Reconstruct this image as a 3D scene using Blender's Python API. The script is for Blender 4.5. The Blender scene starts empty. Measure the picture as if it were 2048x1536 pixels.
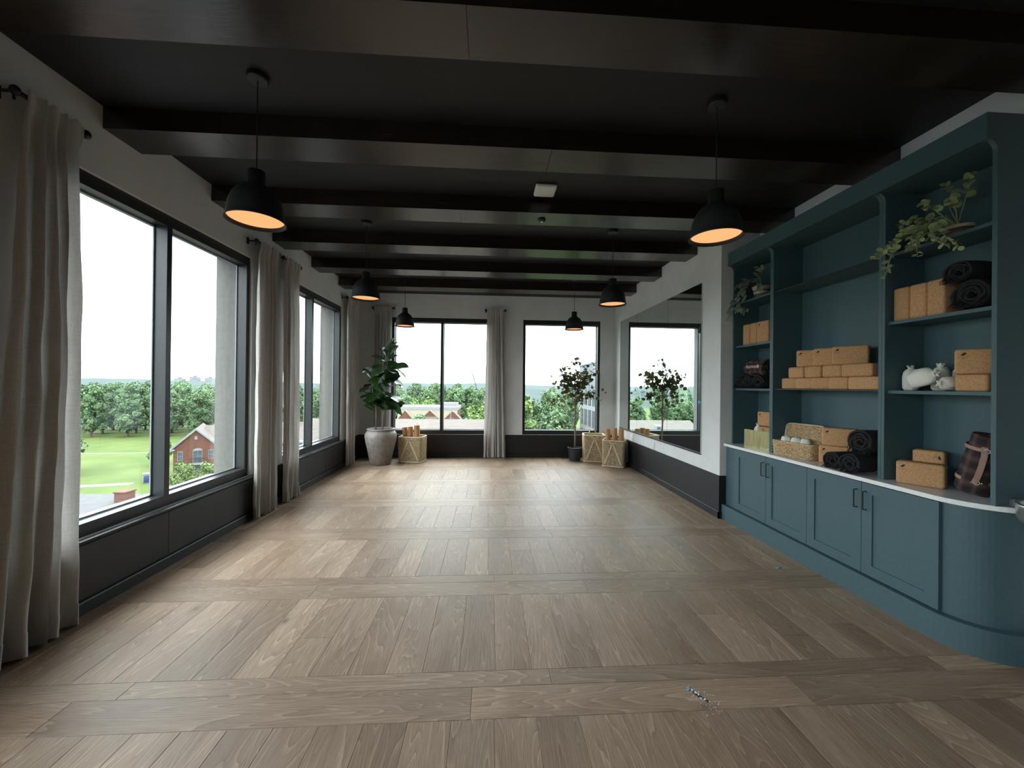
import bpy, bmesh, math, random
from mathutils import Vector, Matrix, noise
random.seed(7)
D = bpy.data
SC = bpy.context.scene
COL = SC.collection
PI = math.pi
rad = math.radians

# ------------------------------------------------------------------ camera
def set_camera():
    yaw, pitch, roll = 0.060346, 0.003236, 0.010813
    fwd = Vector((math.sin(yaw) * math.cos(pitch), math.cos(yaw) * math.cos(pitch), math.sin(pitch)))
    right = Vector((math.cos(yaw), -math.sin(yaw), 0))
    down = -right.cross(fwd)
    r = right * math.cos(roll) - down * math.sin(roll)
    d = down * math.cos(roll) + right * math.sin(roll)
    m = Matrix((r, -d, -fwd)).transposed().to_4x4()
    m.translation = Vector((0, 0, 1.5))
    c = D.cameras.new('camera')
    c.sensor_width = 36.0
    c.lens = 775.0 / 2048 * 36
    c.clip_start, c.clip_end = 0.05, 6000
    o = D.objects.new('camera', c)
    COL.objects.link(o)
    o.matrix_world = m
    SC.camera = o
set_camera()

# ------------------------------------------------------------------ sky (overcast, brighter to the zenith) and exposure
SKY_HORIZON = 0.62
def set_world():
    w = D.worlds.new('overcast_sky')
    SC.world = w
    w.use_nodes = True
    nt = w.node_tree
    nt.nodes.clear()
    N, L = nt.nodes.new, nt.links.new
    tc = N('ShaderNodeTexCoord')
    sep = N('ShaderNodeSeparateXYZ')
    L(tc.outputs['Generated'], sep.inputs[0])
    cl = N('ShaderNodeClamp')
    L(sep.outputs['Z'], cl.inputs['Value'])
    mul = N('ShaderNodeMath'); mul.operation = 'MULTIPLY_ADD'
    L(cl.outputs[0], mul.inputs[0]); mul.inputs[1].default_value = 2.0; mul.inputs[2].default_value = 1.0
    no = N('ShaderNodeTexNoise'); no.inputs['Scale'].default_value = 2.2; no.inputs['Detail'].default_value = 3
    L(tc.outputs['Generated'], no.inputs['Vector'])
    mr = N('ShaderNodeMapRange'); mr.inputs['To Min'].default_value = 0.93; mr.inputs['To Max'].default_value = 1.07
    L(no.outputs['Fac'], mr.inputs['Value'])
    m2 = N('ShaderNodeMath'); m2.operation = 'MULTIPLY'
    L(mul.outputs[0], m2.inputs[0]); L(mr.outputs[0], m2.inputs[1])
    m3 = N('ShaderNodeMath'); m3.operation = 'MULTIPLY'; m3.inputs[1].default_value = SKY_HORIZON
    L(m2.outputs[0], m3.inputs[0])
    ramp = N('ShaderNodeValToRGB')
    ramp.color_ramp.elements[0].color = (0.90, 0.955, 1.0, 1)
    ramp.color_ramp.elements[1].color = (0.96, 0.985, 1.0, 1)
    ramp.color_ramp.elements[1].position = 0.45
    L(cl.outputs[0], ramp.inputs[0])
    bg = N('ShaderNodeBackground')
    L(ramp.outputs[0], bg.inputs['Color']); L(m3.outputs[0], bg.inputs['Strength'])
    out = N('ShaderNodeOutputWorld')
    L(bg.outputs[0], out.inputs['Surface'])
set_world()
VS = SC.view_settings
VS.view_transform = 'Standard'
VS.look = 'None'
VS.gamma = 1.0
VS.use_curve_mapping = False
VS.exposure = 3.15
SC.cycles.diffuse_bounces = 7
SC.cycles.glossy_bounces = 5
SC.cycles.transparent_max_bounces = 16
SC.cycles.sample_clamp_indirect = 6

# ------------------------------------------------------------------ node materials
MATS = {}
def new_mat(name, col=(0.5, 0.5, 0.5), rough=0.5, metal=0.0, spec=0.5):
    m = D.materials.new(name)
    m.use_nodes = True
    nt = m.node_tree
    b = nt.nodes['Principled BSDF']
    b.inputs['Base Color'].default_value = (*col, 1)
    b.inputs['Roughness'].default_value = rough
    b.inputs['Metallic'].default_value = metal
    b.inputs['Specular IOR Level'].default_value = spec
    MATS[name] = m
    return m, nt, b
def ramp_node(nt, stops):
    r = nt.nodes.new('ShaderNodeValToRGB')
    e = r.color_ramp.elements
    while len(e) < len(stops):
        e.new(0.5)
    for k, (p, c) in enumerate(stops):
        e[k].position = p
        e[k].color = (*c, 1)
    return r
def coords(nt, scale=(1, 1, 1), kind='Object', rnd=True):
    tc = nt.nodes.new('ShaderNodeTexCoord')
    mp = nt.nodes.new('ShaderNodeMapping')
    mp.inputs['Scale'].default_value = scale
    nt.links.new(tc.outputs[kind], mp.inputs['Vector'])
    if rnd:
        oi = nt.nodes.new('ShaderNodeObjectInfo')
        ml = nt.nodes.new('ShaderNodeMath'); ml.operation = 'MULTIPLY'; ml.inputs[1].default_value = 37.0
        nt.links.new(oi.outputs['Random'], ml.inputs[0])
        cb = nt.nodes.new('ShaderNodeCombineXYZ')
        for k in range(3):
            nt.links.new(ml.outputs[0], cb.inputs[k])
        nt.links.new(cb.outputs[0], mp.inputs['Location'])
    return mp.outputs[0]
def tex_noise(nt, vec, scale, detail=3, rough=0.5, dist=0.0):
    n = nt.nodes.new('ShaderNodeTexNoise')
    n.inputs['Scale'].default_value = scale
    n.inputs['Detail'].default_value = detail
    n.inputs['Roughness'].default_value = rough
    n.inputs['Distortion'].default_value = dist
    nt.links.new(vec, n.inputs['Vector'])
    return n.outputs['Fac']
def bump(nt, b, fac, strength=0.3, dist=0.01):
    n = nt.nodes.new('ShaderNodeBump')
    n.inputs['Strength'].default_value = strength
    n.inputs['Distance'].default_value = dist
    nt.links.new(fac, n.inputs['Height'])
    nt.links.new(n.outputs[0], b.inputs['Normal'])
def noisy(name, c1, c2, scale, rough=0.6, bumps=0.0, detail=4, metal=0.0, spec=0.5, stretch=(1, 1, 1), lo=0.35, hi=0.65, bdist=0.004, rnd=True):
    m, nt, b = new_mat(name, c1, rough, metal, spec)
    f = tex_noise(nt, coords(nt, stretch, rnd=rnd), scale, detail, 0.6)
    r = ramp_node(nt, [(lo, c1), (hi, c2)])
    nt.links.new(f, r.inputs[0])
    nt.links.new(r.outputs[0], b.inputs['Base Color'])
    if bumps:
        bump(nt, b, f, bumps, bdist)
    return m
def rnd_value(nt, b, src, lo, hi):
    """vary a colour's value from object to object"""
    oi = nt.nodes.new('ShaderNodeObjectInfo')
    mr = nt.nodes.new('ShaderNodeMapRange')
    mr.inputs['To Min'].default_value, mr.inputs['To Max'].default_value = lo, hi
    nt.links.new(oi.outputs['Random'], mr.inputs['Value'])
    hs = nt.nodes.new('ShaderNodeHueSaturation')
    nt.links.new(mr.outputs[0], hs.inputs['Value'])
    nt.links.new(src, hs.inputs['Color'])
    nt.links.new(hs.outputs[0], b.inputs['Base Color'])

def mat_floor():
    m, nt, b = new_mat('oiled_oak', (0.3, 0.23, 0.17), 0.42, 0, 0.42)
    N, L = nt.nodes.new, nt.links.new
    # cathedral figure: rings of a noise field stretched along the plank
    base = tex_noise(nt, coords(nt, (1, 0.09, 1)), 5.0, 2, 0.5, 0.4)
    ml = N('ShaderNodeMath'); ml.operation = 'MULTIPLY'; ml.inputs[1].default_value = 30.0; L(base, ml.inputs[0])
    fr = N('ShaderNodeMath'); fr.operation = 'FRACT'; L(ml.outputs[0], fr.inputs[0])
    rings = ramp_node(nt, [(0.0, (0.66, 0.62, 0.58)), (0.22, (0.96, 0.95, 0.94)), (0.70, (1.0, 1.0, 1.0)), (0.93, (1.5, 1.53, 1.58))])
    L(fr.outputs[0], rings.inputs[0])
    fine = tex_noise(nt, coords(nt, (1, 0.028, 1)), 330, 2, 0.7)
    pores = ramp_node(nt, [(0.36, (0.70, 0.66, 0.63)), (0.50, (1, 1, 1)), (0.62, (1.0, 1.0, 1.0)), (0.70, (1.40, 1.43, 1.48))])
    L(fine, pores.inputs[0])
    broad = tex_noise(nt, coords(nt, (1, 0.30, 1)), 3.2, 3, 0.55)
    tone = ramp_node(nt, [(0.30, (0.250, 0.165, 0.108)), (0.50, (0.332, 0.231, 0.158)), (0.72, (0.402, 0.292, 0.207))])
    L(broad, tone.inputs[0])
    kv = N('ShaderNodeTexVoronoi'); kv.inputs['Scale'].default_value = 2.4; L(coords(nt, (1, 0.6, 1)), kv.inputs['Vector'])
    knot = ramp_node(nt, [(0.02, (0.42, 0.38, 0.35)), (0.055, (0.85, 0.84, 0.83)), (0.12, (1, 1, 1))]); L(kv.outputs['Distance'], knot.inputs[0])
    src = tone.outputs[0]
    for n, f in ((rings, 0.55), (pores, 0.75), (knot, 0.9)):
        mx = N('ShaderNodeMixRGB'); mx.blend_type = 'MULTIPLY'; mx.inputs[0].default_value = f
        L(src, mx.inputs[1]); L(n.outputs[0], mx.inputs[2]); src = mx.outputs[0]
    rnd_value(nt, b, src, 0.82, 1.14)
    rr = N('ShaderNodeMapRange'); rr.inputs['To Min'].default_value = 0.40; rr.inputs['To Max'].default_value = 0.54
    L(broad, rr.inputs['Value']); L(rr.outputs[0], b.inputs['Roughness'])
    bump(nt, b, fine, 0.28, 0.002)
mat_floor()

def mat_beam():
    m, nt, b = new_mat('stained_beam', (0.016, 0.011, 0.008), 0.27, 0, 0.75)
    v = coords(nt, (0.1, 1, 1))
    f = tex_noise(nt, v, 45, 4, 0.65, 0.6)
    r = ramp_node(nt, [(0.3, (0.0085, 0.0052, 0.0036)), (0.55, (0.017, 0.0105, 0.007)), (0.72, (0.032, 0.021, 0.0142))])
    nt.links.new(f, r.inputs[0])
    rnd_value(nt, b, r.outputs[0], 0.8, 1.25)
    bump(nt, b, f, 0.25, 0.003)
mat_beam()
noisy('plaster', (0.63, 0.63, 0.62), (0.71, 0.71, 0.70), 3.0, 0.75, 0.06, 6, lo=0.3, hi=0.7, spec=0.3)
noisy('dark_paint', (0.0080, 0.0084, 0.0095), (0.0098, 0.0102, 0.0115), 9.0, 0.52, 0.03, 4)
noisy('ceiling_paint', (0.0072, 0.0074, 0.0080), (0.0088, 0.0090, 0.0096), 7.0, 0.6, 0.03, 4)
noisy('black_frame', (0.014, 0.016, 0.018), (0.018, 0.020, 0.022), 14.0, 0.38, 0.0, 3)
noisy('stucco', (0.105, 0.10, 0.09), (0.13, 0.123, 0.111), 25, 0.9, 0.2, 5)
noisy('subfloor', (0.05, 0.04, 0.03), (0.07, 0.055, 0.04), 12, 0.9)

def mat_glass():
    m = D.materials.new('window_glass'); m.use_nodes = True
    nt = m.node_tree; nt.nodes.clear()
    N, L = nt.nodes.new, nt.links.new
    tr = N('ShaderNodeBsdfTransparent'); tr.inputs[0].default_value = (0.93, 0.975, 0.98, 1)
    gl = N('ShaderNodeBsdfGlossy'); gl.inputs['Roughness'].default_value = 0.0; gl.inputs[0].default_value = (0.95, 1, 1, 1)
    fr = N('ShaderNodeFresnel')
    ge = N('ShaderNodeNewGeometry')
    io = N('ShaderNodeMapRange'); io.inputs['To Min'].default_value = 1.45; io.inputs['To Max'].default_value = 1 / 1.45   # same reflectance from both faces
    L(ge.outputs['Backfacing'], io.inputs['Value']); L(io.outputs[0], fr.inputs['IOR'])
    mx = N('ShaderNodeMixShader'); L(fr.outputs[0], mx.inputs[0]); L(tr.outputs[0], mx.inputs[1]); L(gl.outputs[0], mx.inputs[2])
    o = N('ShaderNodeOutputMaterial'); L(mx.outputs[0], o.inputs[0])
    MATS['window_glass'] = m
mat_glass()
new_mat('mirror_silver', (0.80, 0.87, 0.85), 0.012, 1.0)

def mat_linen():
    m = D.materials.new('linen'); m.use_nodes = True
    nt = m.node_tree; nt.nodes.clear()
    N, L = nt.nodes.new, nt.links.new
    warp = tex_noise(nt, coords(nt, (1, 1, 0.02), rnd=False), 420, 2, 0.7)
    weft = tex_noise(nt, coords(nt, (0.03, 0.03, 1), rnd=False), 420, 2, 0.7)
    a = N('ShaderNodeMath'); a.operation = 'ADD'; L(warp, a.inputs[0]); L(weft, a.inputs[1])
    r = ramp_node(nt, [(0.30, (0.44, 0.415, 0.385)), (0.55, (0.59, 0.56, 0.525)), (0.75, (0.67, 0.645, 0.61))])
    h = N('ShaderNodeMath'); h.operation = 'MULTIPLY'; h.inputs[1].default_value = 0.5; L(a.outputs[0], h.inputs[0]); L(h.outputs[0], r.inputs[0])
    df = N('ShaderNodeBsdfDiffuse'); L(r.outputs[0], df.inputs[0])
    tl = N('ShaderNodeBsdfTranslucent'); L(r.outputs[0], tl.inputs[0])
    bp = N('ShaderNodeBump'); bp.inputs['Strength'].default_value = 0.3; bp.inputs['Distance'].default_value = 0.002
    L(h.outputs[0], bp.inputs['Height']); L(bp.outputs[0], df.inputs['Normal'])
    mx = N('ShaderNodeMixShader'); mx.inputs[0].default_value = 0.27; L(df.outputs[0], mx.inputs[1]); L(tl.outputs[0], mx.inputs[2])
    o = N('ShaderNodeOutputMaterial'); L(mx.outputs[0], o.inputs[0])
    MATS['linen'] = m
mat_linen()

# ------------------------------------------------------------------ mesh builder
class G:
    def __init__(s):
        s.v, s.f = [], []
    def add(s, vs, fs):
        n = len(s.v)
        s.v += [tuple(p) for p in vs]
        s.f += [tuple(i + n for i in q) for q in fs]
        return s
    def box(s, x0, x1, y0, y1, z0, z1):
        return s.add([(x, y, z) for x in (x0, x1) for y in (y0, y1) for z in (z0, z1)],
                     [(0, 1, 3, 2), (4, 6, 7, 5), (0, 4, 5, 1), (2, 3, 7, 6), (0, 2, 6, 4), (1, 5, 7, 3)])
    def prism(s, poly, axis, a, b):
        """poly: 2-D points in the two other axes, extruded along axis from a to b"""
        def P(p, t):
            return {'x': (t, p[0], p[1]), 'y': (p[0], t, p[1]), 'z': (p[0], p[1], t)}[axis]
        n = len(poly)
        vs = [P(p, a) for p in poly] + [P(p, b) for p in poly]
        fs = [tuple(range(n)), tuple(range(2 * n - 1, n - 1, -1))] + [(i, (i + 1) % n, n + (i + 1) % n, n + i) for i in range(n)]
        return s.add(vs, fs)
    def lathe(s, prof, n=32, close=False, c=(0, 0, 0)):
        vs, fs = [], []
        k = len(prof)
        for i in range(n):
            a = 2 * PI * i / n
            vs += [(c[0] + r * math.cos(a), c[1] + r * math.sin(a), c[2] + z) for r, z in prof]
        for i in range(n):
            j = (i + 1) % n
            for q in range(k - 1 + (1 if close else 0)):
                q2 = (q + 1) % k
                fs.append((i * k + q, j * k + q, j * k + q2, i * k + q2))
        return s.add(vs, fs)
    def tube(s, pts, r, n=8, closed=False):
        pts = [Vector(p) for p in pts]
        m = len(pts)
        rs = r if isinstance(r, (list, tuple)) else [r] * m
        up = None
        vs, fs = [], []
        for i, p in enumerate(pts):
            a = pts[(i - 1) % m] if (closed or i > 0) else p
            b = pts[(i + 1) % m] if (closed or i < m - 1) else p
            t = (b - a)
            t = t.normalized() if t.length > 1e-9 else Vector((0, 0, 1))
            if up is None:
                up = Vector((0, 0, 1)) if abs(t.z) < 0.9 else Vector((1, 0, 0))
            u = t.cross(up)
            if u.length < 1e-6:
                u = t.cross(Vector((0, 1, 0)))
            u.normalize()
            w = u.cross(t).normalized()
            up = w
            for k in range(n):
                g = 2 * PI * k / n
                vs.append(p + (u * math.cos(g) + w * math.sin(g)) * rs[i])
        for i in range(m if closed else m - 1):
            j = (i + 1) % m
            for k in range(n):
                l = (k + 1) % n
                fs.append((i * n + k, i * n + l, j * n + l, j * n + k))
        if not closed:
            fs.append(tuple(range(n - 1, -1, -1)))
            fs.append(tuple((m - 1) * n + k for k in range(n)))
        return s.add(vs, fs)
    def xf(s, m):
        s.v = [tuple(m @ Vector(p)) for p in s.v]
        return s
    def jitter(s, amp, freq, seed=0):
        o = Vector((seed * 7.3, seed * 3.1, seed * 5.7))
        s.v = [tuple(Vector(p) + noise.noise_vector(Vector(p) * freq + o) * amp) for p in s.v]
        return s
    def mesh(s, name, smooth=False):
        me = D.meshes.new(name)
        me.from_pydata(s.v, [], s.f)
        bm = bmesh.new(); bm.from_mesh(me)
        bmesh.ops.recalc_face_normals(bm, faces=bm.faces)
        bm.to_mesh(me); bm.free()
        if smooth:
            me.polygons.foreach_set('use_smooth', [True] * len(me.polygons))
        me.update()
        return me
def smooth_by_angle(me, ang=40):
    bm = bmesh.new(); bm.from_mesh(me)
    for f in bm.faces: f.smooth = True
    for e in bm.edges:
        if len(e.link_faces) == 2 and e.calc_face_angle(0) > rad(ang): e.smooth = False
    bm.to_mesh(me); bm.free()
    return me
def rbox(name, sx, sy, sz, r=0.005, seg=2, base=True):
    """a box with rounded edges, origin at the centre of its base"""
    bm = bmesh.new()
    bmesh.ops.create_cube(bm, size=1)
    for v in bm.verts:
        v.co = Vector((v.co.x * sx, v.co.y * sy, v.co.z * sz + (sz / 2 if base else 0)))
    bmesh.ops.bevel(bm, geom=list(bm.edges), offset=r, segments=seg, profile=0.5, affect='EDGES')
    me = D.meshes.new(name); bm.to_mesh(me); bm.free()
    return smooth_by_angle(me, 50)

def obj(name, me, mat, parent=None, loc=(0, 0, 0), rot=(0, 0, 0), smooth=False):
    if isinstance(me, G):
        me = me.mesh(name, smooth)
    if mat and not me.materials:
        me.materials.append(MATS[mat])
    o = D.objects.new(name, me)
    COL.objects.link(o)
    o.location, o.rotation_euler = loc, rot
    if mat and me.materials[0] != MATS[mat]:
        o.material_slots[0].link = 'OBJECT'
        o.material_slots[0].material = MATS[mat]
    o.parent = parent
    return o
def thing(name, label, cat, loc=(0, 0, 0), rotz=0, group=None, kind=None):
    o = D.objects.new(name, None)
    COL.objects.link(o)
    o.location = loc; o.rotation_euler = (0, 0, rotz)
    o.empty_display_size = 0.05
    return tag(o, label, cat, group, kind)
def tag(o, label=None, cat=None, group=None, kind=None):
    if label: o['label'] = label
    if cat: o['category'] = cat
    if group: o['group'] = group
    if kind: o['kind'] = kind
    return o
def dup(root, loc, rotz=0, label=None, group=None):
    r = root.copy(); COL.objects.link(r)
    r.location = loc; r.rotation_euler = (0, 0, rotz)
    if label: r['label'] = label
    if group: r['group'] = group
    for ch in list(root.children):
        c = ch.copy(); COL.objects.link(c); c.parent = r
        for g in list(ch.children):
            d = g.copy(); COL.objects.link(d); d.parent = c
    return r
def stuff(o): o['kind'] = 'stuff'; return o
def struct(o, label=None): o['kind'] = 'structure'; tag(o, label); return o

# ------------------------------------------------------------------ the room shell
XL, XR, XA, YB, YR = -2.622, 2.668, 3.13, 8.062, -7.0     # left wall, mirror wall, alcove wall, back wall, rear wall (behind the camera)
ZC, ZB = 3.357, 3.208                                     # ceiling, beam undersides
Y0, YS, BW = 1.7474, 1.02887, 0.2954                      # first beam, spacing, beam width
SILL, HEAD, DADO = 0.472, 2.872, 0.472
LW = [(2.42, 4.45, 3.375), (5.12, 7.09, 6.005), (-0.75, 1.40, 0.325), (-3.75, -1.6, -2.675), (-6.6, -4.45, -5.525)]   # left windows: y0, y1, mullion; last three unseen, added for more daylight
BWIN = [(-1.99, 0.05, -0.97), (0.712, 2.352, None)]
RWIN = []                                                 # the wall behind the camera is closed

def wall_with_openings(name, axis, a, b, t0, t1, opens, mat, z1=ZC):
    g = G()
    def bx(p, q, z0, zz):
        if q - p < 1e-4: return
        if axis == 'y': g.box(t0, t1, p, q, z0, zz)
        else: g.box(p, q, t0, t1, z0, zz)
    cur = a
    for o in sorted(opens):
        bx(cur, o[0], 0, z1); bx(o[0], o[1], 0, SILL); bx(o[0], o[1], HEAD, z1); cur = o[1]
    bx(cur, b, 0, z1)
    return struct(obj(name, g, mat))
wall_with_openings('wall_left', 'y', YR, YB + .12, XL - .12, XL, LW, 'plaster')
wall_with_openings('wall_left_outer', 'y', YR - .38, YB + .38, XL - .38, XL - .12, LW, 'stucco', ZC + .5)
wall_with_openings('wall_back', 'x', XL, XA, YB, YB + .12, BWIN, 'plaster')
wall_with_openings('wall_back_outer', 'x', XL - .12, XA + .3, YB + .12, YB + .38, BWIN, 'stucco', ZC + .5)
wall_with_openings('wall_rear', 'x', XL, XA, YR - .12, YR, RWIN, 'dark_paint')  # unseen wall, coloured dark to cut the bounce light from behind
wall_with_openings('wall_rear_outer', 'x', XL - .12, XA + .3, YR - .38, YR - .12, RWIN, 'stucco', ZC + .5)
struct(obj('wall_right', G().box(XR, XA + .3, 4.315, YB, 0, ZC), 'plaster'))
struct(obj('wall_alcove', G().box(XA, XA + .3, 1.2, 4.315, 0, ZC), 'plaster'))
struct(obj('wall_near_right', G().box(XA, XA + .3, YR, 1.2, 0, ZC), 'dark_paint'))  # unseen stretch, coloured dark to keep fill light off the left wall
struct(obj('ceiling', G().box(XL - .12, XA + .3, YR, YB + .12, ZC, ZC + .2), 'ceiling_paint'))

# dark painted dado with its skirting board
def dado():
    d, bb = .014, .026
    def board(name, x0, x1, y0, y1, z0, z1):
        return struct(obj(name, G().box(x0, x1, y0, y1, z0, z1), 'dark_paint'))
    board('trim_1', XL, XL + d, 7.12, YB, 0, DADO - .004)
    board('trim_2', XL, XL + d, 4.48, 5.09, 0, DADO - .004)
    board('trim_3', XL, XL + d, YR, 2.39, 0, DADO - .004)
    board('trim_4', XL + d, XR, YB - d, YB, 0, DADO - .006)
    board('trim_5', XR - d, XR, 4.315, YB - d, 0, DADO + .012)
    board('trim_6', XR - d, 2.735, 4.301, 4.315, 0, DADO + .012)
    for k, (a, b, s) in enumerate([(2.39, 4.48, 3.32), (5.09, 7.12, 6.35)]):     # aprons under the two windows: panels with a cap
        ap = struct(obj('trim_%d' % (7 + k), G().box(XL, XL + .026, a, b, 0, .458), 'dark_paint'))
        for p, q in ((a, s - .002), (s + .002, b)):
            obj('apron_panel', G().box(XL + .026, XL + .036, p, q, .095, .440), 'dark_paint', ap)
        obj('apron_cap', rbox('apron_cap', .058, b - a, .016, .005), 'black_frame', ap, (XL + .026, (a + b) / 2, .458))
    prof = [(0, 0), (.014, 0), (.014, .075), (.010, .083), (0, .086)]
    def base(name, pts, ax, a, b):
        struct(obj(name, G().prism(pts, ax, a, b), 'dark_paint'))
    base('baseboard_left', [(XL + .036 + p, z) for p, z in prof], 'y', YR, YB - .03)
    base('baseboard_back', [(YB - d - p, z) for p, z in prof], 'x', XL + .05, XR - .03)
    base('baseboard_right', [(XR - d - p, z) for p, z in prof], 'y', 4.287, YB - .03)
    base('baseboard_return', [(4.301 - p, z) for p, z in prof], 'x', XR - .028, 2.678)
dado()

# windows: frame, mullion, panes
def window(n, axis, a, b, mul, face, out):
    """axis: the wall's run; face: the room side of the wall, out: +1 / -1 direction to the outside"""
    w = thing('window_%d' % n, 'large fixed window with slim black frame', None, kind='structure')
    fw, rec, dep = .052, .028, .10
    p0, p1 = face + out * rec, face + out * (rec + dep)
    lo, hi = min(p0, p1), max(p0, p1)
    def bar(name, q0, q1, z0, z1, l=lo, h=hi):
        g = G().box(l, h, q0, q1, z0, z1) if axis == 'y' else G().box(q0, q1, l, h, z0, z1)
        return obj(name, g, 'black_frame', w)
    top, bot = HEAD - .092, SILL + .088
    bar('frame_head', a, b, top, HEAD); bar('frame_sill', a, b, SILL, bot)
    bar('frame_jamb', a, a + fw, bot, top); bar('frame_jamb', b - fw, b, bot, top)
    gp = face + out * .118
    spans = [(a + fw, b - fw)]
    if mul is not None:
        bar('mullion', mul - .026, mul + .026, bot, top)
        spans = [(a + fw, mul - .026), (mul + .026, b - fw)]
    for q0, q1 in spans:
        l, h = min(gp, gp + out * .008), max(gp, gp + out * .008)
        g = G().box(l, h, q0 - .004, q1 + .004, bot - .004, top + .004) if axis == 'y' else G().box(q0 - .004, q1 + .004, l, h, bot - .004, top + .004)
        obj('pane', g, 'window_glass', w)
        # inner glazing bead, a pale strip round the glass as in the photograph
        bd = G()
        s0, s1 = gp + out * .006, gp + out * .016
        l, h = min(s0, s1), max(s0, s1)
        for r in ((q0, q1, bot, bot + .012), (q0, q1, top - .012, top), (q0, q0 + .012, bot, top), (q1 - .012, q1, bot, top)):
            bd.box(l, h, *r) if axis == 'y' else bd.box(r[0], r[1], l, h, r[2], r[3])
        obj('glazing_bead', bd, 'bead', w)
    # outside ledge
    o0, o1 = face + out * .128, face + out * .42
    l, h = min(o0, o1), max(o0, o1)
    g = G().box(l, h, a, b, SILL - .02, SILL + .02) if axis == 'y' else G().box(a, b, l, h, SILL - .02, SILL + .02)
    obj('outer_sill', g, 'bead', w)
new_mat('bead', (0.22, 0.23, 0.24), 0.45)
for k, (a, b, m) in enumerate(LW): window(k + 1, 'y', a, b, m, XL, -1)
for k, (a, b, m) in enumerate(BWIN): window(k + 6, 'x', a, b, m, YB, 1)
for k, (a, b, m) in enumerate(RWIN): window(k + 8, 'x', a, b, m, YR, -1)

# light portals: they emit nothing, they only tell the renderer where the sky comes in
def portal(name, loc, rot, sx, sy):
    l = D.lights.new(name, 'AREA'); l.shape = 'RECTANGLE'; l.size, l.size_y = sx, sy
    l.cycles.is_portal = True
    o = D.objects.new(name, l); COL.objects.link(o); o.location = loc; o.rotation_euler = rot
zm, hz = (SILL + HEAD) / 2, HEAD - SILL
for a, b, m in LW: portal('sky_portal', (XL - .40, (a + b) / 2, zm), (0, -PI / 2, 0), hz, b - a)
for a, b, m in BWIN: portal('sky_portal', ((a + b) / 2, YB + .40, zm), (-PI / 2, 0, 0), b - a, hz)
for a, b, m in RWIN: portal('sky_portal', ((a + b) / 2, YR - .40, zm), (PI / 2, 0, 0), b - a, hz)

# beams, each clad in boards that butt together
SEAMS = {-7: 0, -6: .5, -5: -.4, -4: .3, -3: .1, -2: -.3, -1: .4, 0: -.12, 1: (-1.86, .44), 2: -.30, 3: -1.2, 4: .55, 5: -.35}
def beam(k):
    y = Y0 + YS * k
    if y < YR or y + BW > YB: return
    xr = XA if y < 4.3 else XR
    s = SEAMS.get(k, 0)
    cuts = [XL] + list(s if isinstance(s, tuple) else (s,)) + [xr]
    w = thing('ceiling_beam', 'dark stained timber beam spanning the black ceiling', None, (0, y, 0), kind='structure')
    for a, b in zip(cuts[:-1], cuts[1:]):
        obj('beam_board', G().box(a + (0 if a == XL else .0012), b - (0 if b == xr else .0012), 0, BW, ZB, ZC), 'stained_beam', w)
for k in range(-8, 6): beam(k)

# floor: a slab with oak planks; cross strips lie right below the beams
fl = struct(obj('floor', G().box(XL - .12, XA + .3, YR, YB + .12, -.2, -.014), 'subfloor'))
PLM = {}
def plank(x0, x1, y0, y1, turned=False):
    L_, W_ = (x1 - x0, y1 - y0) if turned else (y1 - y0, x1 - x0)
    key = (round(L_, 3), round(W_, 3))
    if key not in PLM:
        l, w, c, h = key[0] / 2 - .0004, key[1] / 2 - .0004, .0016, .014
        vs = [(-w, -l, -h), (w, -l, -h), (w, l, -h), (-w, l, -h), (-w, -l, -c), (w, -l, -c), (w, l, -c), (-w, l, -c),
              (-w + c, -l + c, 0), (w - c, -l + c, 0), (w - c, l - c, 0), (-w + c, l - c, 0)]
        fs = [(8, 9, 10, 11)] + [(i, (i + 1) % 4, 4 + (i + 1) % 4, 4 + i) for i in range(4)] + [(4 + i, 4 + (i + 1) % 4, 8 + (i + 1) % 4, 8 + i) for i in range(4)]
        PLM[key] = G().add(vs, fs).mesh('plank')
    return obj('plank', PLM[key], 'oiled_oak', fl, ((x0 + x1) / 2, (y0 + y1) / 2, 0), (0, 0, PI / 2 if turned else 0))
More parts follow.
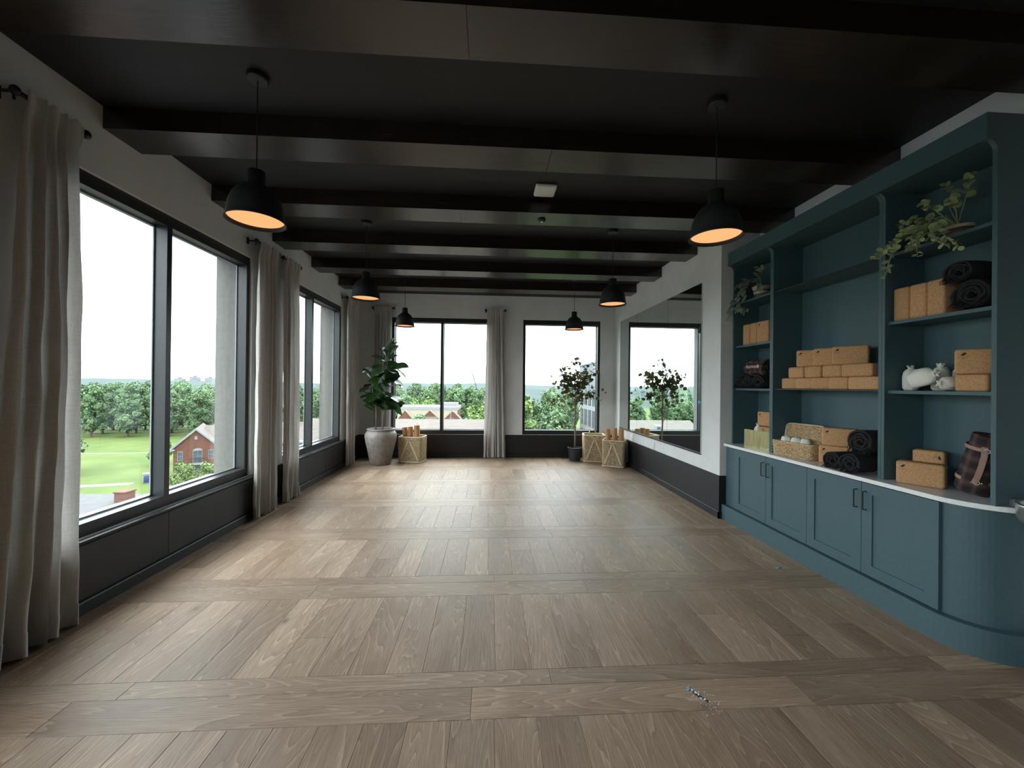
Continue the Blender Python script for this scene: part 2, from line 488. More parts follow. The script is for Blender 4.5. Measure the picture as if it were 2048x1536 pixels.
def floor_rows():
    rnd = random.Random(3)
    PW = .1915
    phase = {-1: .042, 0: .0545, 1: .016, 2: .012, 3: .1, 4: .05, 5: -.03}
    xr_of = lambda y: XA if y < 4.2 else XR
    for k in range(-1, 6):
        ys, ye = Y0 + YS * k + BW, (Y0 + YS * (k + 1) if k < 5 else YB - .012)
        # cross strip: a wide and a narrow board
        if k >= 0:
            for a, b in ((ys - BW, ys - BW + .187), (ys - BW + .187, ys)):
                x = XL; first = True
                while x < xr_of(ys) - .01:
                    nx = x + (rnd.uniform(.5, 2.0) if first else rnd.uniform(1.6, 2.3)); first = False
                    nx = min(nx, xr_of(ys))
                    if xr_of(ys) - nx < .3: nx = xr_of(ys)
                    plank(round(x, 3), round(nx, 3), a, b, True)
                    x = nx
        x = phase[k] - PW * 15
        while x < xr_of(ys):
            a, b = max(x, XL), min(x + PW, xr_of(ys))
            if b - a > .01:
                if rnd.random() < .16:
                    c = rnd.choice((.28, .42, .6)) * (ye - ys) + ys
                    plank(a, b, ys, c); plank(a, b, c, ye)
                else:
                    plank(a, b, ys, ye)
            x += PW
    # the part of the floor under and behind the camera, out of the picture
    g = G()
    y = Y0 - YS + BW
    yy = y - YS
    g.box(XL, XA, y - BW - .0, y - .0008, -.014, 0)
    while y > YR:
        y1 = y - BW; y0 = max(YR, y1 - (YS - BW))
        n = 30
        for i in range(n):
            a = XL + (XA - XL) * i / n; b = XL + (XA - XL) * (i + 1) / n
            g.box(a + .0008, b - .0008, y0 + .0008, y1 - .0008, -.014, 0)
        y = y0
        if y - BW > YR: g.box(XL, XA, y - BW + .0008, y - .0008, -.014, 0)
    stuff(obj('plank_rows', g, 'oiled_oak', fl))
floor_rows()

# ================================================================== materials of the furnishings
noisy('teal_paint', (0.052, 0.100, 0.114), (0.057, 0.109, 0.124), 30, 0.5, 0.03, 3)
noisy('black_metal', (0.010, 0.011, 0.012), (0.014, 0.015, 0.016), 20, 0.45)
noisy('quartz', (0.80, 0.79, 0.78), (0.86, 0.85, 0.84), 40, 0.22)
noisy('rubber', (0.011, 0.013, 0.015), (0.016, 0.018, 0.020), 30, 0.62, 0.05)
noisy('white_plastic', (0.68, 0.67, 0.63), (0.72, 0.71, 0.67), 20, 0.45)
noisy('brushed_steel', (0.55, 0.55, 0.55), (0.66, 0.66, 0.66), 60, 0.33, 0.05, 3, 1.0, stretch=(1, 1, .1))
noisy('brass', (0.36, 0.32, 0.16), (0.50, 0.46, 0.26), 55, 0.33, 0.25, 4, 1.0, stretch=(1, 1, .12))
noisy('leather', (0.30, 0.17, 0.13), (0.37, 0.22, 0.17), 30, 0.55, 0.1)
noisy('cotton', (0.80, 0.77, 0.69), (0.86, 0.83, 0.75), 60, 0.9, 0.15)
noisy('wicker', (0.33, 0.235, 0.125), (0.58, 0.455, 0.285), 30, 0.6, 0.15, 3)
noisy('wicker_strap', (0.60, 0.48, 0.32), (0.68, 0.56, 0.40), 22, 0.6, 0.1)
noisy('seagrass', (0.34, 0.20, 0.09), (0.74, 0.54, 0.31), 55, 0.6, 0.15, 3)
noisy('terracotta_grey', (0.205, 0.178, 0.158), (0.30, 0.265, 0.24), 14, 0.6, 0.12, 6)
noisy('soil', (0.02, 0.015, 0.01), (0.05, 0.035, 0.025), 60, 0.95, 0.6)
noisy('bark', (0.14, 0.11, 0.075), (0.26, 0.21, 0.15), 30, 0.85, 0.4, stretch=(1, 1, .2))
noisy('pot_black', (0.018, 0.022, 0.026), (0.024, 0.028, 0.032), 20, 0.55)
noisy('pot_cream', (0.50, 0.42, 0.32), (0.56, 0.48, 0.38), 30, 0.6)
noisy('pot_brown', (0.10, 0.055, 0.03), (0.14, 0.08, 0.045), 30, 0.5)
noisy('blanket', (0.0085, 0.0078, 0.0085), (0.020, 0.018, 0.019), 120, 0.95, 0.8, 4)
noisy('tape_blue', (0.10, 0.28, 0.55), (0.14, 0.34, 0.62), 40, 0.6)
noisy('print_black', (0.02, 0.016, 0.014), (0.03, 0.024, 0.02), 50, 0.8)
noisy('white_bits', (0.8, 0.8, 0.8), (0.9, 0.9, 0.9), 50, 0.6)
noisy('dark_bits', (0.02, 0.02, 0.022), (0.05, 0.05, 0.05), 50, 0.7)

def mat_cork():
    m, nt, b = new_mat('cork', (0.48, 0.30, 0.16), 0.85, 0, 0.25)
    v = nt.nodes.new('ShaderNodeTexVoronoi'); v.inputs['Scale'].default_value = 210
    nt.links.new(coords(nt), v.inputs['Vector'])
    r = ramp_node(nt, [(0.0, (0.40, 0.205, 0.092)), (0.35, (0.52, 0.280, 0.132)), (0.8, (0.60, 0.345, 0.175)), (1.0, (0.68, 0.43, 0.24))])
    nt.links.new(v.outputs['Color'], r.inputs[0])
    rnd_value(nt, b, r.outputs[0], 0.93, 1.06)
    bump(nt, b, v.outputs['Distance'], 0.15, 0.002)
mat_cork()
def mat_plaid():
    m, nt, b = new_mat('plaid', (0.1, 0.05, 0.05), 0.95, 0, 0.1)
    w1 = nt.nodes.new('ShaderNodeTexWave'); w1.bands_direction = 'Y'; w1.inputs['Scale'].default_value = 4.2
    w2 = nt.nodes.new('ShaderNodeTexWave'); w2.bands_direction = 'Z'; w2.inputs['Scale'].default_value = 5.5
    c = coords(nt, rnd=False)
    nt.links.new(c, w1.inputs['Vector']); nt.links.new(c, w2.inputs['Vector'])
    r1 = ramp_node(nt, [(0.2, (0.035, 0.03, 0.03)), (0.6, (0.10, 0.04, 0.035)), (0.97, (0.12, 0.085, 0.08))])
    r2 = ramp_node(nt, [(0.2, (0.03, 0.028, 0.03)), (0.7, (0.06, 0.03, 0.03)), (0.98, (0.11, 0.09, 0.085))])
    nt.links.new(w1.outputs['Fac'], r1.inputs[0]); nt.links.new(w2.outputs['Fac'], r2.inputs[0])
    mx = nt.nodes.new('ShaderNodeMixRGB'); mx.inputs[0].default_value = .5
    nt.links.new(r1.outputs[0], mx.inputs[1]); nt.links.new(r2.outputs[0], mx.inputs[2])
    nt.links.new(mx.outputs[0], b.inputs['Base Color'])
    bump(nt, b, tex_noise(nt, c, 200, 2), 0.3, 0.003)
mat_plaid()
def mat_leaf(name, c1, c2, rough=0.4, vein=None, scale=12, trans=.2):
    m, nt, b = new_mat(name, c1, rough, 0, 0.5)
    f = tex_noise(nt, coords(nt), scale, 2)
    r = ramp_node(nt, [(0.35, c1), (0.65, c2)])
    nt.links.new(f, r.inputs[0])
    src = r.outputs[0]
    if vein:
        w = nt.nodes.new('ShaderNodeTexWave'); w.bands_direction = 'DIAGONAL'; w.inputs['Scale'].default_value = vein[1]; w.inputs['Distortion'].default_value = 1.5
        nt.links.new(coords(nt, rnd=False), w.inputs['Vector'])
        rr = ramp_node(nt, [(0.45, (0, 0, 0)), (0.75, (1, 1, 1))]); nt.links.new(w.outputs['Fac'], rr.inputs[0])
        mx = nt.nodes.new('ShaderNodeMixRGB'); mx.inputs[2].default_value = (*vein[0], 1)
        nt.links.new(rr.outputs[0], mx.inputs[0]); nt.links.new(src, mx.inputs[1]); src = mx.outputs[0]
    rnd_value(nt, b, src, 0.75, 1.25)
    tl = nt.nodes.new('ShaderNodeBsdfTranslucent'); nt.links.new(b.inputs['Base Color'].links[0].from_socket, tl.inputs[0])
    mxs = nt.nodes.new('ShaderNodeMixShader'); mxs.inputs[0].default_value = trans
    nt.links.new(b.outputs[0], mxs.inputs[1]); nt.links.new(tl.outputs[0], mxs.inputs[2])
    nt.links.new(mxs.outputs[0], nt.nodes['Material Output'].inputs['Surface'])
mat_leaf('fig_leaf', (0.020, 0.050, 0.016), (0.038, 0.085, 0.024), 0.30)
mat_leaf('tree_leaf', (0.050, 0.060, 0.020), (0.095, 0.100, 0.034), 0.5, trans=.42)
mat_leaf('euc_leaf', (0.30, 0.38, 0.19), (0.46, 0.53, 0.28), 0.55)
mat_leaf('striped_leaf', (0.07, 0.115, 0.07), (0.115, 0.17, 0.10), 0.5, ((0.44, 0.48, 0.40), 16))
def mat_lamp(name, col, s):
    m = D.materials.new(name); m.use_nodes = True
    nt = m.node_tree; nt.nodes.clear()
    e = nt.nodes.new('ShaderNodeEmission'); e.inputs[0].default_value = (*col, 1); e.inputs[1].default_value = s
    o = nt.nodes.new('ShaderNodeOutputMaterial'); nt.links.new(e.outputs[0], o.inputs[0])
    MATS[name] = m
mat_lamp('lamp_warm', (1.0, 0.46, 0.19), 0.130)

# ================================================================== pendant lamps
def pendants():
    zr = 2.470
    t = thing('pendant_lamp', '', 'lamp', (0, 0, zr))
    outer = [(.046, .305), (.046, .232), (.052, .222), (.078, .205), (.104, .182), (.127, .148), (.143, .10), (.151, .05), (.155, .018), (.163, .004), (.163, 0)]
    inner = [(.157, 0), (.150, .018), (.146, .05), (.138, .10), (.122, .143), (.100, .176), (.074, .199), (.04, .21)]
    obj('shade', G().lathe([(.001, .308), (.040, .308)] + outer + inner + [(.001, .21)], 40), 'rubber', t, smooth=True)
    obj('diffuser', G().lathe([(.001, .022), (.1485, .022), (.1485, .026), (.001, .026)], 40), 'lamp_warm', t)
    obj('cord', G().tube([(0, 0, .30), (0, 0, ZC - zr - .02)], .0035, 8), 'rubber', t)
    obj('canopy', G().lathe([(.001, ZC - zr - .034), (.052, ZC - zr - .034), (.058, ZC - zr - .028), (.060, ZC - zr), (.001, ZC - zr)], 32), 'black_metal', t, smooth=False)
    xs = {'window': -1.415, 'cabinet': 1.462}
    first = True
    for side, x in xs.items():
        for nm, y in (('nearest', 2.43), ('middle', 4.53), ('farthest', 6.60)):
            lab = '%s black bell pendant lamp in the %s row' % (nm, 'left window-side' if side == 'window' else 'right cabinet-side')
            if first:
                t.location = (x, y, zr); t['label'] = lab; t['group'] = 'black pendant lamps'; first = False
            else:
                dup(t, (x, y, zr), 0, lab, 'black pendant lamps')
pendants()

# ================================================================== ceiling fittings
def ceiling_fittings():
    t = thing('access_point', 'white rounded square wireless unit on the black ceiling', 'access point', (.512, 3.62, ZC), 0)
    obj('housing', rbox('housing', .20, .20, .036, .017, 4), 'white_plastic', t, (0, 0, -.036))
    obj('bracket', rbox('bracket', .13, .13, .008, .003), 'white_plastic', t, (0, 0, -.006))
    obj('indicator', G().lathe([(.001, -.038), (.004, -.038), (.004, -.034)], 10), 'dark_bits', t, (-.06, -.06, 0))
    t = thing('smoke_detector', 'small grey disc detector under a beam behind the white wireless unit', 'detector', (.528, 3.96, ZB))
    obj('body', G().lathe([(.001, -.022), (.028, -.022), (.038, -.014), (.042, 0), (.001, 0)], 24), 'black_metal', t, smooth=True)
    obj('sensor', G().lathe([(.001, -.027), (.012, -.027), (.014, -.020)], 16), 'white_plastic', t)
    t = thing('sprinkler_head', 'tiny sprinkler head on the ceiling towards the back windows', 'sprinkler', (.56, 6.30, ZC))
    obj('escutcheon', G().lathe([(.001, -.006), (.035, -.006), (.040, 0), (.001, 0)], 20), 'black_metal', t)
    obj('deflector', G().lathe([(.001, -.045), (.016, -.045), (.016, -.042), (.006, -.040), (.006, -.005)], 12), 'brushed_steel', t)
    t = thing('ceiling_vent', 'black slotted air vent in the ceiling by the second window', 'vent', (-2.20, 5.50, ZC))
    obj('frame', G().box(-.18, .18, -.05, -.04, -.008, 0).box(-.18, .18, .04, .05, -.008, 0).box(-.18, -.17, -.04, .04, -.008, 0).box(.17, .18, -.04, .04, -.008, 0), 'black_metal', t)
    for k in range(4): obj('slat', G().box(-.17, .17, -.030 + k * .018, -.024 + k * .018, -.007, 0), 'black_metal', t)
ceiling_fittings()

# ================================================================== curtains: a rod with finials and bracket, and a linen panel
def curtain(axis, face, out, a, b, a2, b2, folds, amp, seed, lab, bulge=0.0, lift=0.02, off=.085, puddle=0.0):
    """axis: run of the wall. a..b top span, a2..b2 bottom span; off = distance of the rod from the wall (into the room, direction out)"""
    zr = 3.035
    def P(s, d, z):
        return (face + out * d, s, z) if axis == 'y' else (s, face + out * d, z)
    rt = thing('curtain_rod', 'black rod of the ' + lab, 'curtain rod')
    r0, r1 = a - .03, b + .035
    obj('rod', G().tube([P(r0, off, zr), P(r1, off, zr)], .0125, 12), 'black_metal', rt, smooth=True)
    for e in (r0, r1):
        fg = G()
        prof = [(.0, -.026), (.012, -.024), (.021, -.012), (.023, 0), (.021, .012), (.012, .024), (.0, .026)]
        fg.lathe(prof, 16)
        fg.xf(Matrix.Translation(P(e, off, zr)))
        obj('finial', fg, 'black_metal', rt, smooth=True)
    bm = r0 + .004
    obj('bracket', G().tube([P(bm, 0, zr), P(bm, off - .012, zr), P(bm, off, zr - .004)], .008, 8).tube([P(bm, off - .01, zr - .01), P(bm, off - .01, zr - .045)], .006, 8), 'black_metal', rt)
    plate = G()
    for q in (-1,):
        s0, s1 = bm - .018, bm + .018
        plate.box(min(face, face + out * .006), max(face, face + out * .006), s0, s1, zr - .035, zr + .035) if axis == 'y' else plate.box(s0, s1, min(face, face + out * .006), max(face, face + out * .006), zr - .035, zr + .035)
    obj('wall_plate', plate, 'black_metal', rt)
    # fabric
    rnd = random.Random(seed)
    ph = [rnd.uniform(0, 6.3) for _ in range(6)]
    NS, NZ = 14 * folds, 46
    zt = zr + .028
    vs, fs = [], []
    for j in range(NZ + 1):
        v = j / NZ
        z = zt + (lift - zt) * v
        e = v ** 1.3
        for i in range(NS + 1):
            u = i / NS
            w = u + .035 * math.sin(2 * PI * u * 2 + ph[0]) * v + .02 * math.sin(2 * PI * u * 3 + ph[1] + 3 * v)
            w = min(1, max(0, w))
            s = (a + (b - a) * w) * (1 - e) + (a2 + (b2 - a2) * w) * e
            amp_v = amp * (.55 + .45 * min(1, v * 4)) * (1 + .35 * math.sin(5 * u + ph[2]) * v)
            fa = 2 * PI * folds * (u + .02 * math.sin(7 * u + ph[3])) + .9 * math.sin(2.2 * v + ph[4]) * v
            sh = math.sin(fa); sh = math.copysign(abs(sh) ** .8, sh)
            d = off + sh * amp_v + bulge * math.sin(PI * v) * math.sin(PI * u) + .010 * noise.noise(Vector((u * 9, v * 7, seed)))
            if v < .05:                                            # gathered over the rod: the heading stays on the room side of it
                f = min(1, max(0, (v - .028) / .022))
                d = d * f + (off + .0165 + (1 + sh) * .5 * amp * .55) * (1 - f)
            s += .011 * noise.noise(Vector((u * 14 + 5, v * 10, seed + 3)))
            if v > .93:
                d += puddle * ((v - .93) / .07) * math.sin(3 * u * PI)
            zz = z + .012 * math.sin(fa + 1) * v + (.01 * noise.noise(Vector((u * 30, 0, seed))) if j == NZ else 0)
            if j == 0: zz += .008 * math.sin(fa * 2)
            vs.append(P(s, max(d, .02), max(zz, .004)))
    for j in range(NZ):
        for i in range(NS):
            k = j * (NS + 1) + i
            fs.append((k, k + 1, k + NS + 2, k + NS + 1))
    ct = thing('curtain', lab, 'curtain')
    me = G().add(vs, fs).mesh('fabric', True)
    fo = obj('fabric', me, 'linen', ct)
    # the hem, a doubled band sewn at the bottom
    hv, hf = [], []
    row = NZ * (NS + 1); rowu = (NZ - 2) * (NS + 1)
    for i in range(NS + 1):
        for base in (row, rowu):
            p = list(vs[base + i])
            q = 0 if axis == 'y' else 1
            p[q] += out * .003
            hv.append(tuple(p))
    for i in range(NS): hf.append((2 * i, 2 * i + 2, 2 * i + 3, 2 * i + 1))
    obj('hem', G().add(hv, hf).mesh('hem', True), 'linen', fo)
GC = 'linen curtain panels'
curtain('y', XL, 1, 2.235, 2.535, 2.10, 2.585, 5, .040, 11, 'nearest linen curtain, by the left edge of the first window', bulge=.03, off=.10, lift=.004)
curtain('y', XL, 1, 4.385, 4.765, 4.36, 4.76, 5, .036, 12, 'linen curtain hanging between the two left windows, nearer one', off=.095, lift=.012)
curtain('y', XL, 1, 4.935, 5.30, 4.97, 5.34, 5, .034, 13, 'linen curtain hanging between the two left windows, farther one', bulge=.02, off=.095, lift=.008, puddle=.02)
curtain('y', XL, 1, 7.09, 7.47, 7.12, 7.50, 5, .032, 14, 'linen curtain in the left corner behind the grey urn', off=.09, lift=.008)
curtain('x', YB, -1, -2.315, -1.965, -2.31, -1.985, 6, .030, 15, 'linen curtain on the back wall behind the fiddle leaf fig', off=.09, lift=.008)
curtain('x', YB, -1, -.045, .295, -.10, .37, 6, .032, 16, 'linen curtain between the two back windows', off=.09, lift=.006)
for o in list(D.objects):
    if o.parent is None and o.name.startswith('curtain'): o['group'] = 'curtain rods' if 'rod' in o.name else GC

# ================================================================== mirror panes and outlets on the right wall
def mirror():
    for a, b, lab in ((4.705, 5.616, 'nearest tall mirror pane beside the cabinet'), (5.622, 6.797, 'middle tall mirror pane on the right wall'), (6.803, 7.71, 'farthest tall mirror pane towards the back corner')):
        t = thing('wall_mirror', lab, 'mirror', (XR, (a + b) / 2, .655), 0, 'mirror panes on the right wall')
        w = b - a
        obj('mirror_glass', G().box(-.012, -.004, -w / 2, w / 2, .012, 2.155), 'mirror_silver', t)
        obj('backing', G().box(-.004, 0, -w / 2 + .002, w / 2 - .002, .012, 2.153), 'black_metal', t)
        obj('bottom_channel', G().box(-.016, 0, -w / 2, w / 2, 0, .012).box(-.016, -.013, -w / 2, w / 2, .012, .024), 'black_metal', t)
    tag(obj('painter_tape', rbox('painter_tape', .002, .045, .04, .0005, 1), 'tape_blue', None, (XR - .0145, 4.735, 1.29)), 'scrap of blue painter tape stuck on the edge of the mirror', 'tape')
    for y, lab in ((6.10, 'white wall outlet below the middle of the mirror'), (7.02, 'white wall outlet below the far end of the mirror')):
        t = thing('wall_outlet', lab, 'outlet', (XR, y, .555), 0, 'outlets below the mirror')
        obj('cover_plate', rbox('cover_plate', .006, .075, .118, .002), 'white_plastic', t, (-.003, 0, -.059))
        for dz in (-.022, .022): obj('socket', rbox('socket', .004, .030, .028, .002), 'white_plastic', t, (-.0065, 0, dz - .014))
mirror()

# ================================================================== built-in cabinet: base units, worktop, shelf unit
XC, ZCT = 2.705, .86          # worktop front edge, worktop top
def arc(cx, cy, r, a0, a1, n):
    return [(cx + r * math.cos(rad(a0 + (a1 - a0) * i / n)), cy + r * math.sin(rad(a0 + (a1 - a0) * i / n))) for i in range(n + 1)]
def cabinet():
    ye = 1.925                                                       # the rounded end
    def outline(xf, yend, r, x1=XA - .004, y1=4.296):
        return [(x1, y1), (xf, y1)] + arc(xf + r, yend + r, r, 180, 270, 16) + [(x1, yend)]
    bt = thing('base_cabinet', 'teal base cabinet with four shaker doors and a rounded end', 'cabinet')
    obj('plinth', G().prism(outline(2.682, ye, .28), 'z', 0, .165), 'teal_paint', bt)
    car = G().prism(outline(2.736, ye + .045, .25), 'z', .165, .832)
    obj('carcass', car.mesh('carcass'), 'teal_paint', bt)
    edges = [(4.12, 3.633), (3.633, 3.146), (3.146, 2.661), (2.661, 2.175)]
    hinge = (1, 0, 1, 0)                                             # handle on the right (1) or left (0)
    for (a, b), h in zip(edges, hinge):
        hi, lo = a - .002, b + .002
        w = hi - lo
        fr = .075
        d = obj('door', None or G().box(0, .012, -w / 2, w / 2, 0, .652), 'teal_paint', bt, (2.724, (hi + lo) / 2, .172))
        for nm, q in (('stile', (-w / 2, -w / 2 + fr, 0, .652)), ('stile', (w / 2 - fr, w / 2, 0, .652)),
                      ('rail', (-w / 2 + fr, w / 2 - fr, 0, fr)), ('rail', (-w / 2 + fr, w / 2 - fr, .652 - fr, .652))):
            obj(nm, G().box(-.009, 0, *q), 'teal_paint', d)
        yh = -w / 2 + .032 if h else w / 2 - .032
        hd = G().tube([(-.009, yh, .592), (-.036, yh, .592), (-.036, yh, .462), (-.009, yh, .462)], .0048, 8)
        obj('handle', hd, 'black_metal', d)
    ct = outline(XC, ye - .02, .30, XA - .004, 4.300)
    # the left tip of the worktop laps in front of the wall corner
    wt = obj('worktop', G().prism(ct, 'z', .832, ZCT), 'quartz')
    tag(wt, 'white quartz worktop with a rounded end on the teal base cabinet', 'worktop')
    # upper shelf unit
    u = thing('shelf_unit', 'tall teal open shelf unit with three bays above the white worktop', 'shelf unit')
    xf, xb, zt, zb = 2.80, 3.10, 3.04, 2.893
    obj('back_panel', G().box(xb, XA - .004, 1.99, 4.298, ZCT, zb), 'teal_paint', u)
    obj('header', G().box(2.735, XA - .004, 1.975, 4.298, zb, zt), 'teal_paint', u)
    def side(y0, y1):
        c = .062
        poly = [(xb, ZCT), (xf, ZCT), (xf, zb - c)] + [(2.738 + c * math.cos(rad(t)), zb - c + c * math.sin(rad(t))) for t in (15, 30, 45, 60, 75, 90)] + [(xb, zb)]
        obj('side_panel', G().prism([(p[0], p[1]) for p in poly], 'y', y0, y1), 'teal_paint', u)
    side(4.279, 4.298)
    for a, b in ((3.686, 3.706), (3.664, 3.684), (2.605, 2.626), (2.582, 2.603)): side(a, b)
    side(1.975, 1.998)
    for y0, y1, z in ((3.706, 4.279, 2.466), (3.706, 4.279, 1.975), (3.706, 4.279, 1.493), (1.998, 2.582, 2.455), (1.998, 2.582, 1.977), (1.998, 2.582, 1.492)):
        obj('shelf', G().box(2.825, xb, y0, y1, z - .022, z), 'teal_paint', u)
    for z, mt in ((1.493, 'black_metal'), (2.452, 'teal_paint')):
        obj('thin_shelf', G().box(2.815, xb, 2.626, 3.664, z - .008, z), mt, u)
    obj('shelf_lip', G().box(2.811, 2.815, 2.626, 3.664, 2.442, 2.453), 'black_metal', u)
cabinet()

# ================================================================== cork yoga blocks (0.229 x 0.152 x 0.102 m)
BL, BWD, BH = .229, .152, .1016
BM = {}
BIRD = [(0, .05), (.07, .08), (.28, .30), (.44, .22), (.60, .24), (.78, .36), (.90, .56), (.93, .76), (1.0, .83), (.95, .88), (.90, .97), (.78, 1.0), (.66, .95), (.52, .80), (.36, .62), (.26, .42)]
def block_mesh(kind):
    if kind not in BM:
        s = {'flat': (BL, BWD, BH), 'side': (BL, BH, BWD), 'end': (BWD, BH, BL), 'endflat': (BWD, BL, BH), 'tall': (BH, BWD, BL)}[kind]
        BM[kind] = (rbox('cork_body', *s, .015, 3), s)
    return BM[kind]
def logo_mesh():
    if 'logo' not in BM:
        g = G().prism([(x * .030, z * .022) for x, z in BIRD], 'y', -.0008, 0)
        g.box(.0145, .0153, -.0007, 0, -.004, .006); g.box(.0185, .0193, -.0007, 0, -.004, .007)
        BM['logo'] = g.mesh('bird_print')
        c = G()
        for k in range(9):
            if k == 2: continue
            t = -1 + k / 4
            x = .015 + t * .016; z = -.012 + t * t * .005
            c.box(x - .0011, x + .0011, -.0006, 0, z - .0016, z + .0016)
        BM['arc'] = c.mesh('lettering_print')
    return BM['logo'], BM['arc']
def block(kind, x, y, z, turn, label, group, logo=None, tilt=0):
    """x, y: centre of the base; turn: degrees the front is turned from facing the room squarely towards the camera"""
    me, s = block_mesh(kind)
    t = thing('yoga_block', label, 'yoga block', (x, y, z + .001), rad(-90 + turn), group)
    if tilt: t.rotation_euler = (rad(tilt), 0, rad(-90 + turn))
    obj('cork_body', me, 'cork', t)
    if logo:
        lm, am = logo_mesh()
        if logo == 'up': lx, lz, r = -s[0] / 2 + .018, s[2] - .044, 0
        elif logo == 'side': lx, lz, r = s[0] / 2 - .028, s[2] - .022, -PI / 2 - .35
        else: lx, lz, r = 0, s[2] - .050, 1.2
        p = obj('bird_print', lm, 'print_black', t, (lx, -s[1] / 2, lz), (0, -r, 0))
        obj('lettering_print', am, 'print_black', p)
    return t
def front(x, y, kind, turn):
    """centre of a block whose far front-left corner stands at (x, y)"""
    s = block_mesh(kind)[1]
    a = rad(-90 + turn)
    ux = Vector((math.cos(a), math.sin(a))); uy = Vector((-math.sin(a), math.cos(a)))
    c = Vector((x, y)) + ux * (s[0] / 2) + uy * (s[1] / 2)
    return c.x, c.y
def blocks():
    gp = 'cork blocks in the pyramid on the middle steel shelf'
    o5 = ('leftmost', 'second', 'third', 'fourth', 'rightmost')
    z = 1.493
    for k, (y, kd, tn) in enumerate(((3.575, 'endflat', 13), (3.405, 'endflat', 13), (3.235, 'endflat', 13), (3.063, 'endflat', 13), (2.885, 'flat', 8))):
        x, yy = front(2.818, y, kd, tn)
        block(kd, x, yy, z, tn, '%s of five cork blocks in the bottom row of the pyramid' % o5[k] + ('' if k in (0, 4) else ' from the left'), gp)
    z += BH + .0005
    for k, (y, kd, tn) in enumerate(((3.515, 'endflat', 10), (3.328, 'endflat', 10), (3.14, 'endflat', 12), (2.962, 'flat', 8))):
        x, yy = front(2.835, y, kd, tn)
        block(kd, x, yy, z, tn, '%s of four cork blocks in the middle row of the pyramid' % ('leftmost', 'second from left', 'third from left', 'rightmost')[k], gp)
    z += BH + .0005
    for k, (y, tn) in enumerate(((3.424, 36), (3.238, 36), (3.050, 36))):
        x, yy = front(2.84, y, 'side', tn)
        block('side', x, yy, z, tn, '%s of three bird-printed cork blocks on top of the pyramid' % ('left', 'middle', 'right')[k], gp, 'up')
    gl = 'cork blocks on the shelf under the striped plant'
    for k, (y, kd, tn) in enumerate(((4.20, 'tall', 4), (4.085, 'tall', 4), (3.975, 'end', 8))):
        x, yy = front(2.85, y, kd, tn)
        b = block(kd, x, yy, 1.975, tn, '%s of three cork blocks standing on the shelf above the rolled blankets' % ('left', 'middle', 'right')[k], gl, 'up' if k == 2 else None)
    # right bay, shelf with the dark rolls: three upright blocks
    for k, (y, kd, tn, lab) in enumerate(((2.574, 'tall', 0, 'leftmost of three upright cork blocks below the eucalyptus'), (2.470, 'tall', 0, 'middle of three upright cork blocks below the eucalyptus'), (2.366, 'tall', 0, 'rightmost of three upright cork blocks, next to the dark rolls'))):
        x, yy = front(2.85, y, kd, tn)
        block(kd, x, yy, 1.977, tn, lab, 'upright cork blocks below the eucalyptus')
    # right bay, shelf with white bags: one flat, one on its side
    x, yy = front(2.835, 2.200, 'endflat', 6); block('endflat', x, yy, 1.492, 6, 'plain cork block under the printed one beside the white bags', 'cork blocks beside the white bags')
    x, yy = front(2.835, 2.196, 'side', 38); block('side', x, yy, 1.492 + BH + .0015, 38, 'bird-printed cork block stacked beside the white bags', 'cork blocks beside the white bags', 'up')
    # right bay, worktop
    x, yy = front(2.802, 2.505, 'side', 30); block('side', x, yy, ZCT, 30, 'front cork block with upright bird print standing on the worktop', 'cork blocks on the worktop', 'up')
    x, yy = front(2.924, 2.506, 'end', 30)
    b = block('end', x, yy, ZCT, 30, 'rear cork block with sideways bird print behind another on the worktop', 'cork blocks on the worktop', 'side')
    # middle bay, worktop: two stacked
    x, yy = front(2.855, 3.190, 'side', 38); block('side', x, yy, ZCT, 38, 'lower cork block beside the woven basket, half behind dark rolls', 'cork blocks beside the woven basket', 'up')
    x, yy = front(2.862, 3.165, 'side', 40); block('side', x, yy, ZCT + BWD + .0015, 40, 'upper cork block stacked beside the woven basket', 'cork blocks beside the woven basket', 'up')
blocks()

# ================================================================== rolled blankets
def roll_mesh(R, L, turns, seed, flat=.94):
    n = int(turns * 22)
    r0 = .010
    t = (R - r0) / turns
    th = t * .80
    vs, fs = [], []
    rings = []
    ys = [-L / 2, -L / 2 + .006, -L / 4, 0, L / 4, L / 2 - .006, L / 2]
    for yi, y in enumerate(ys):
        for i in range(n + 1):
            a = i / 22 * 2 * PI
            r = r0 + t * i / 22
            sq = .0015 if yi in (0, 6) else 0
            o = noise.noise(Vector((math.cos(a) * 2.5, math.sin(a) * 2.5, seed + i * .02 + y * 9))) * .005
            for rr in (max(r + sq + o, .002), r + th - sq + o):
                vs.append((rr * math.cos(a), y + .006 * math.sin(i * .7 + seed) * (1 if yi < 2 else 0), rr * math.sin(a) * flat))
    m = 2 * (n + 1)
    for yi in range(len(ys) - 1):
        for i in range(n):
            k = yi * m + 2 * i
            fs.append((k, k + 2, k + 2 + m, k + m)); fs.append((k + 1, k + 1 + m, k + 3 + m, k + 3))
    for i in range(n):
        for base in (0, (len(ys) - 1) * m):
            k = base + 2 * i
            fs.append((k, k + 1, k + 3, k + 2))
    g = G().add(vs, fs)
    g.v = [(x, y, z + R * flat) for x, y, z in g.v]
    return g
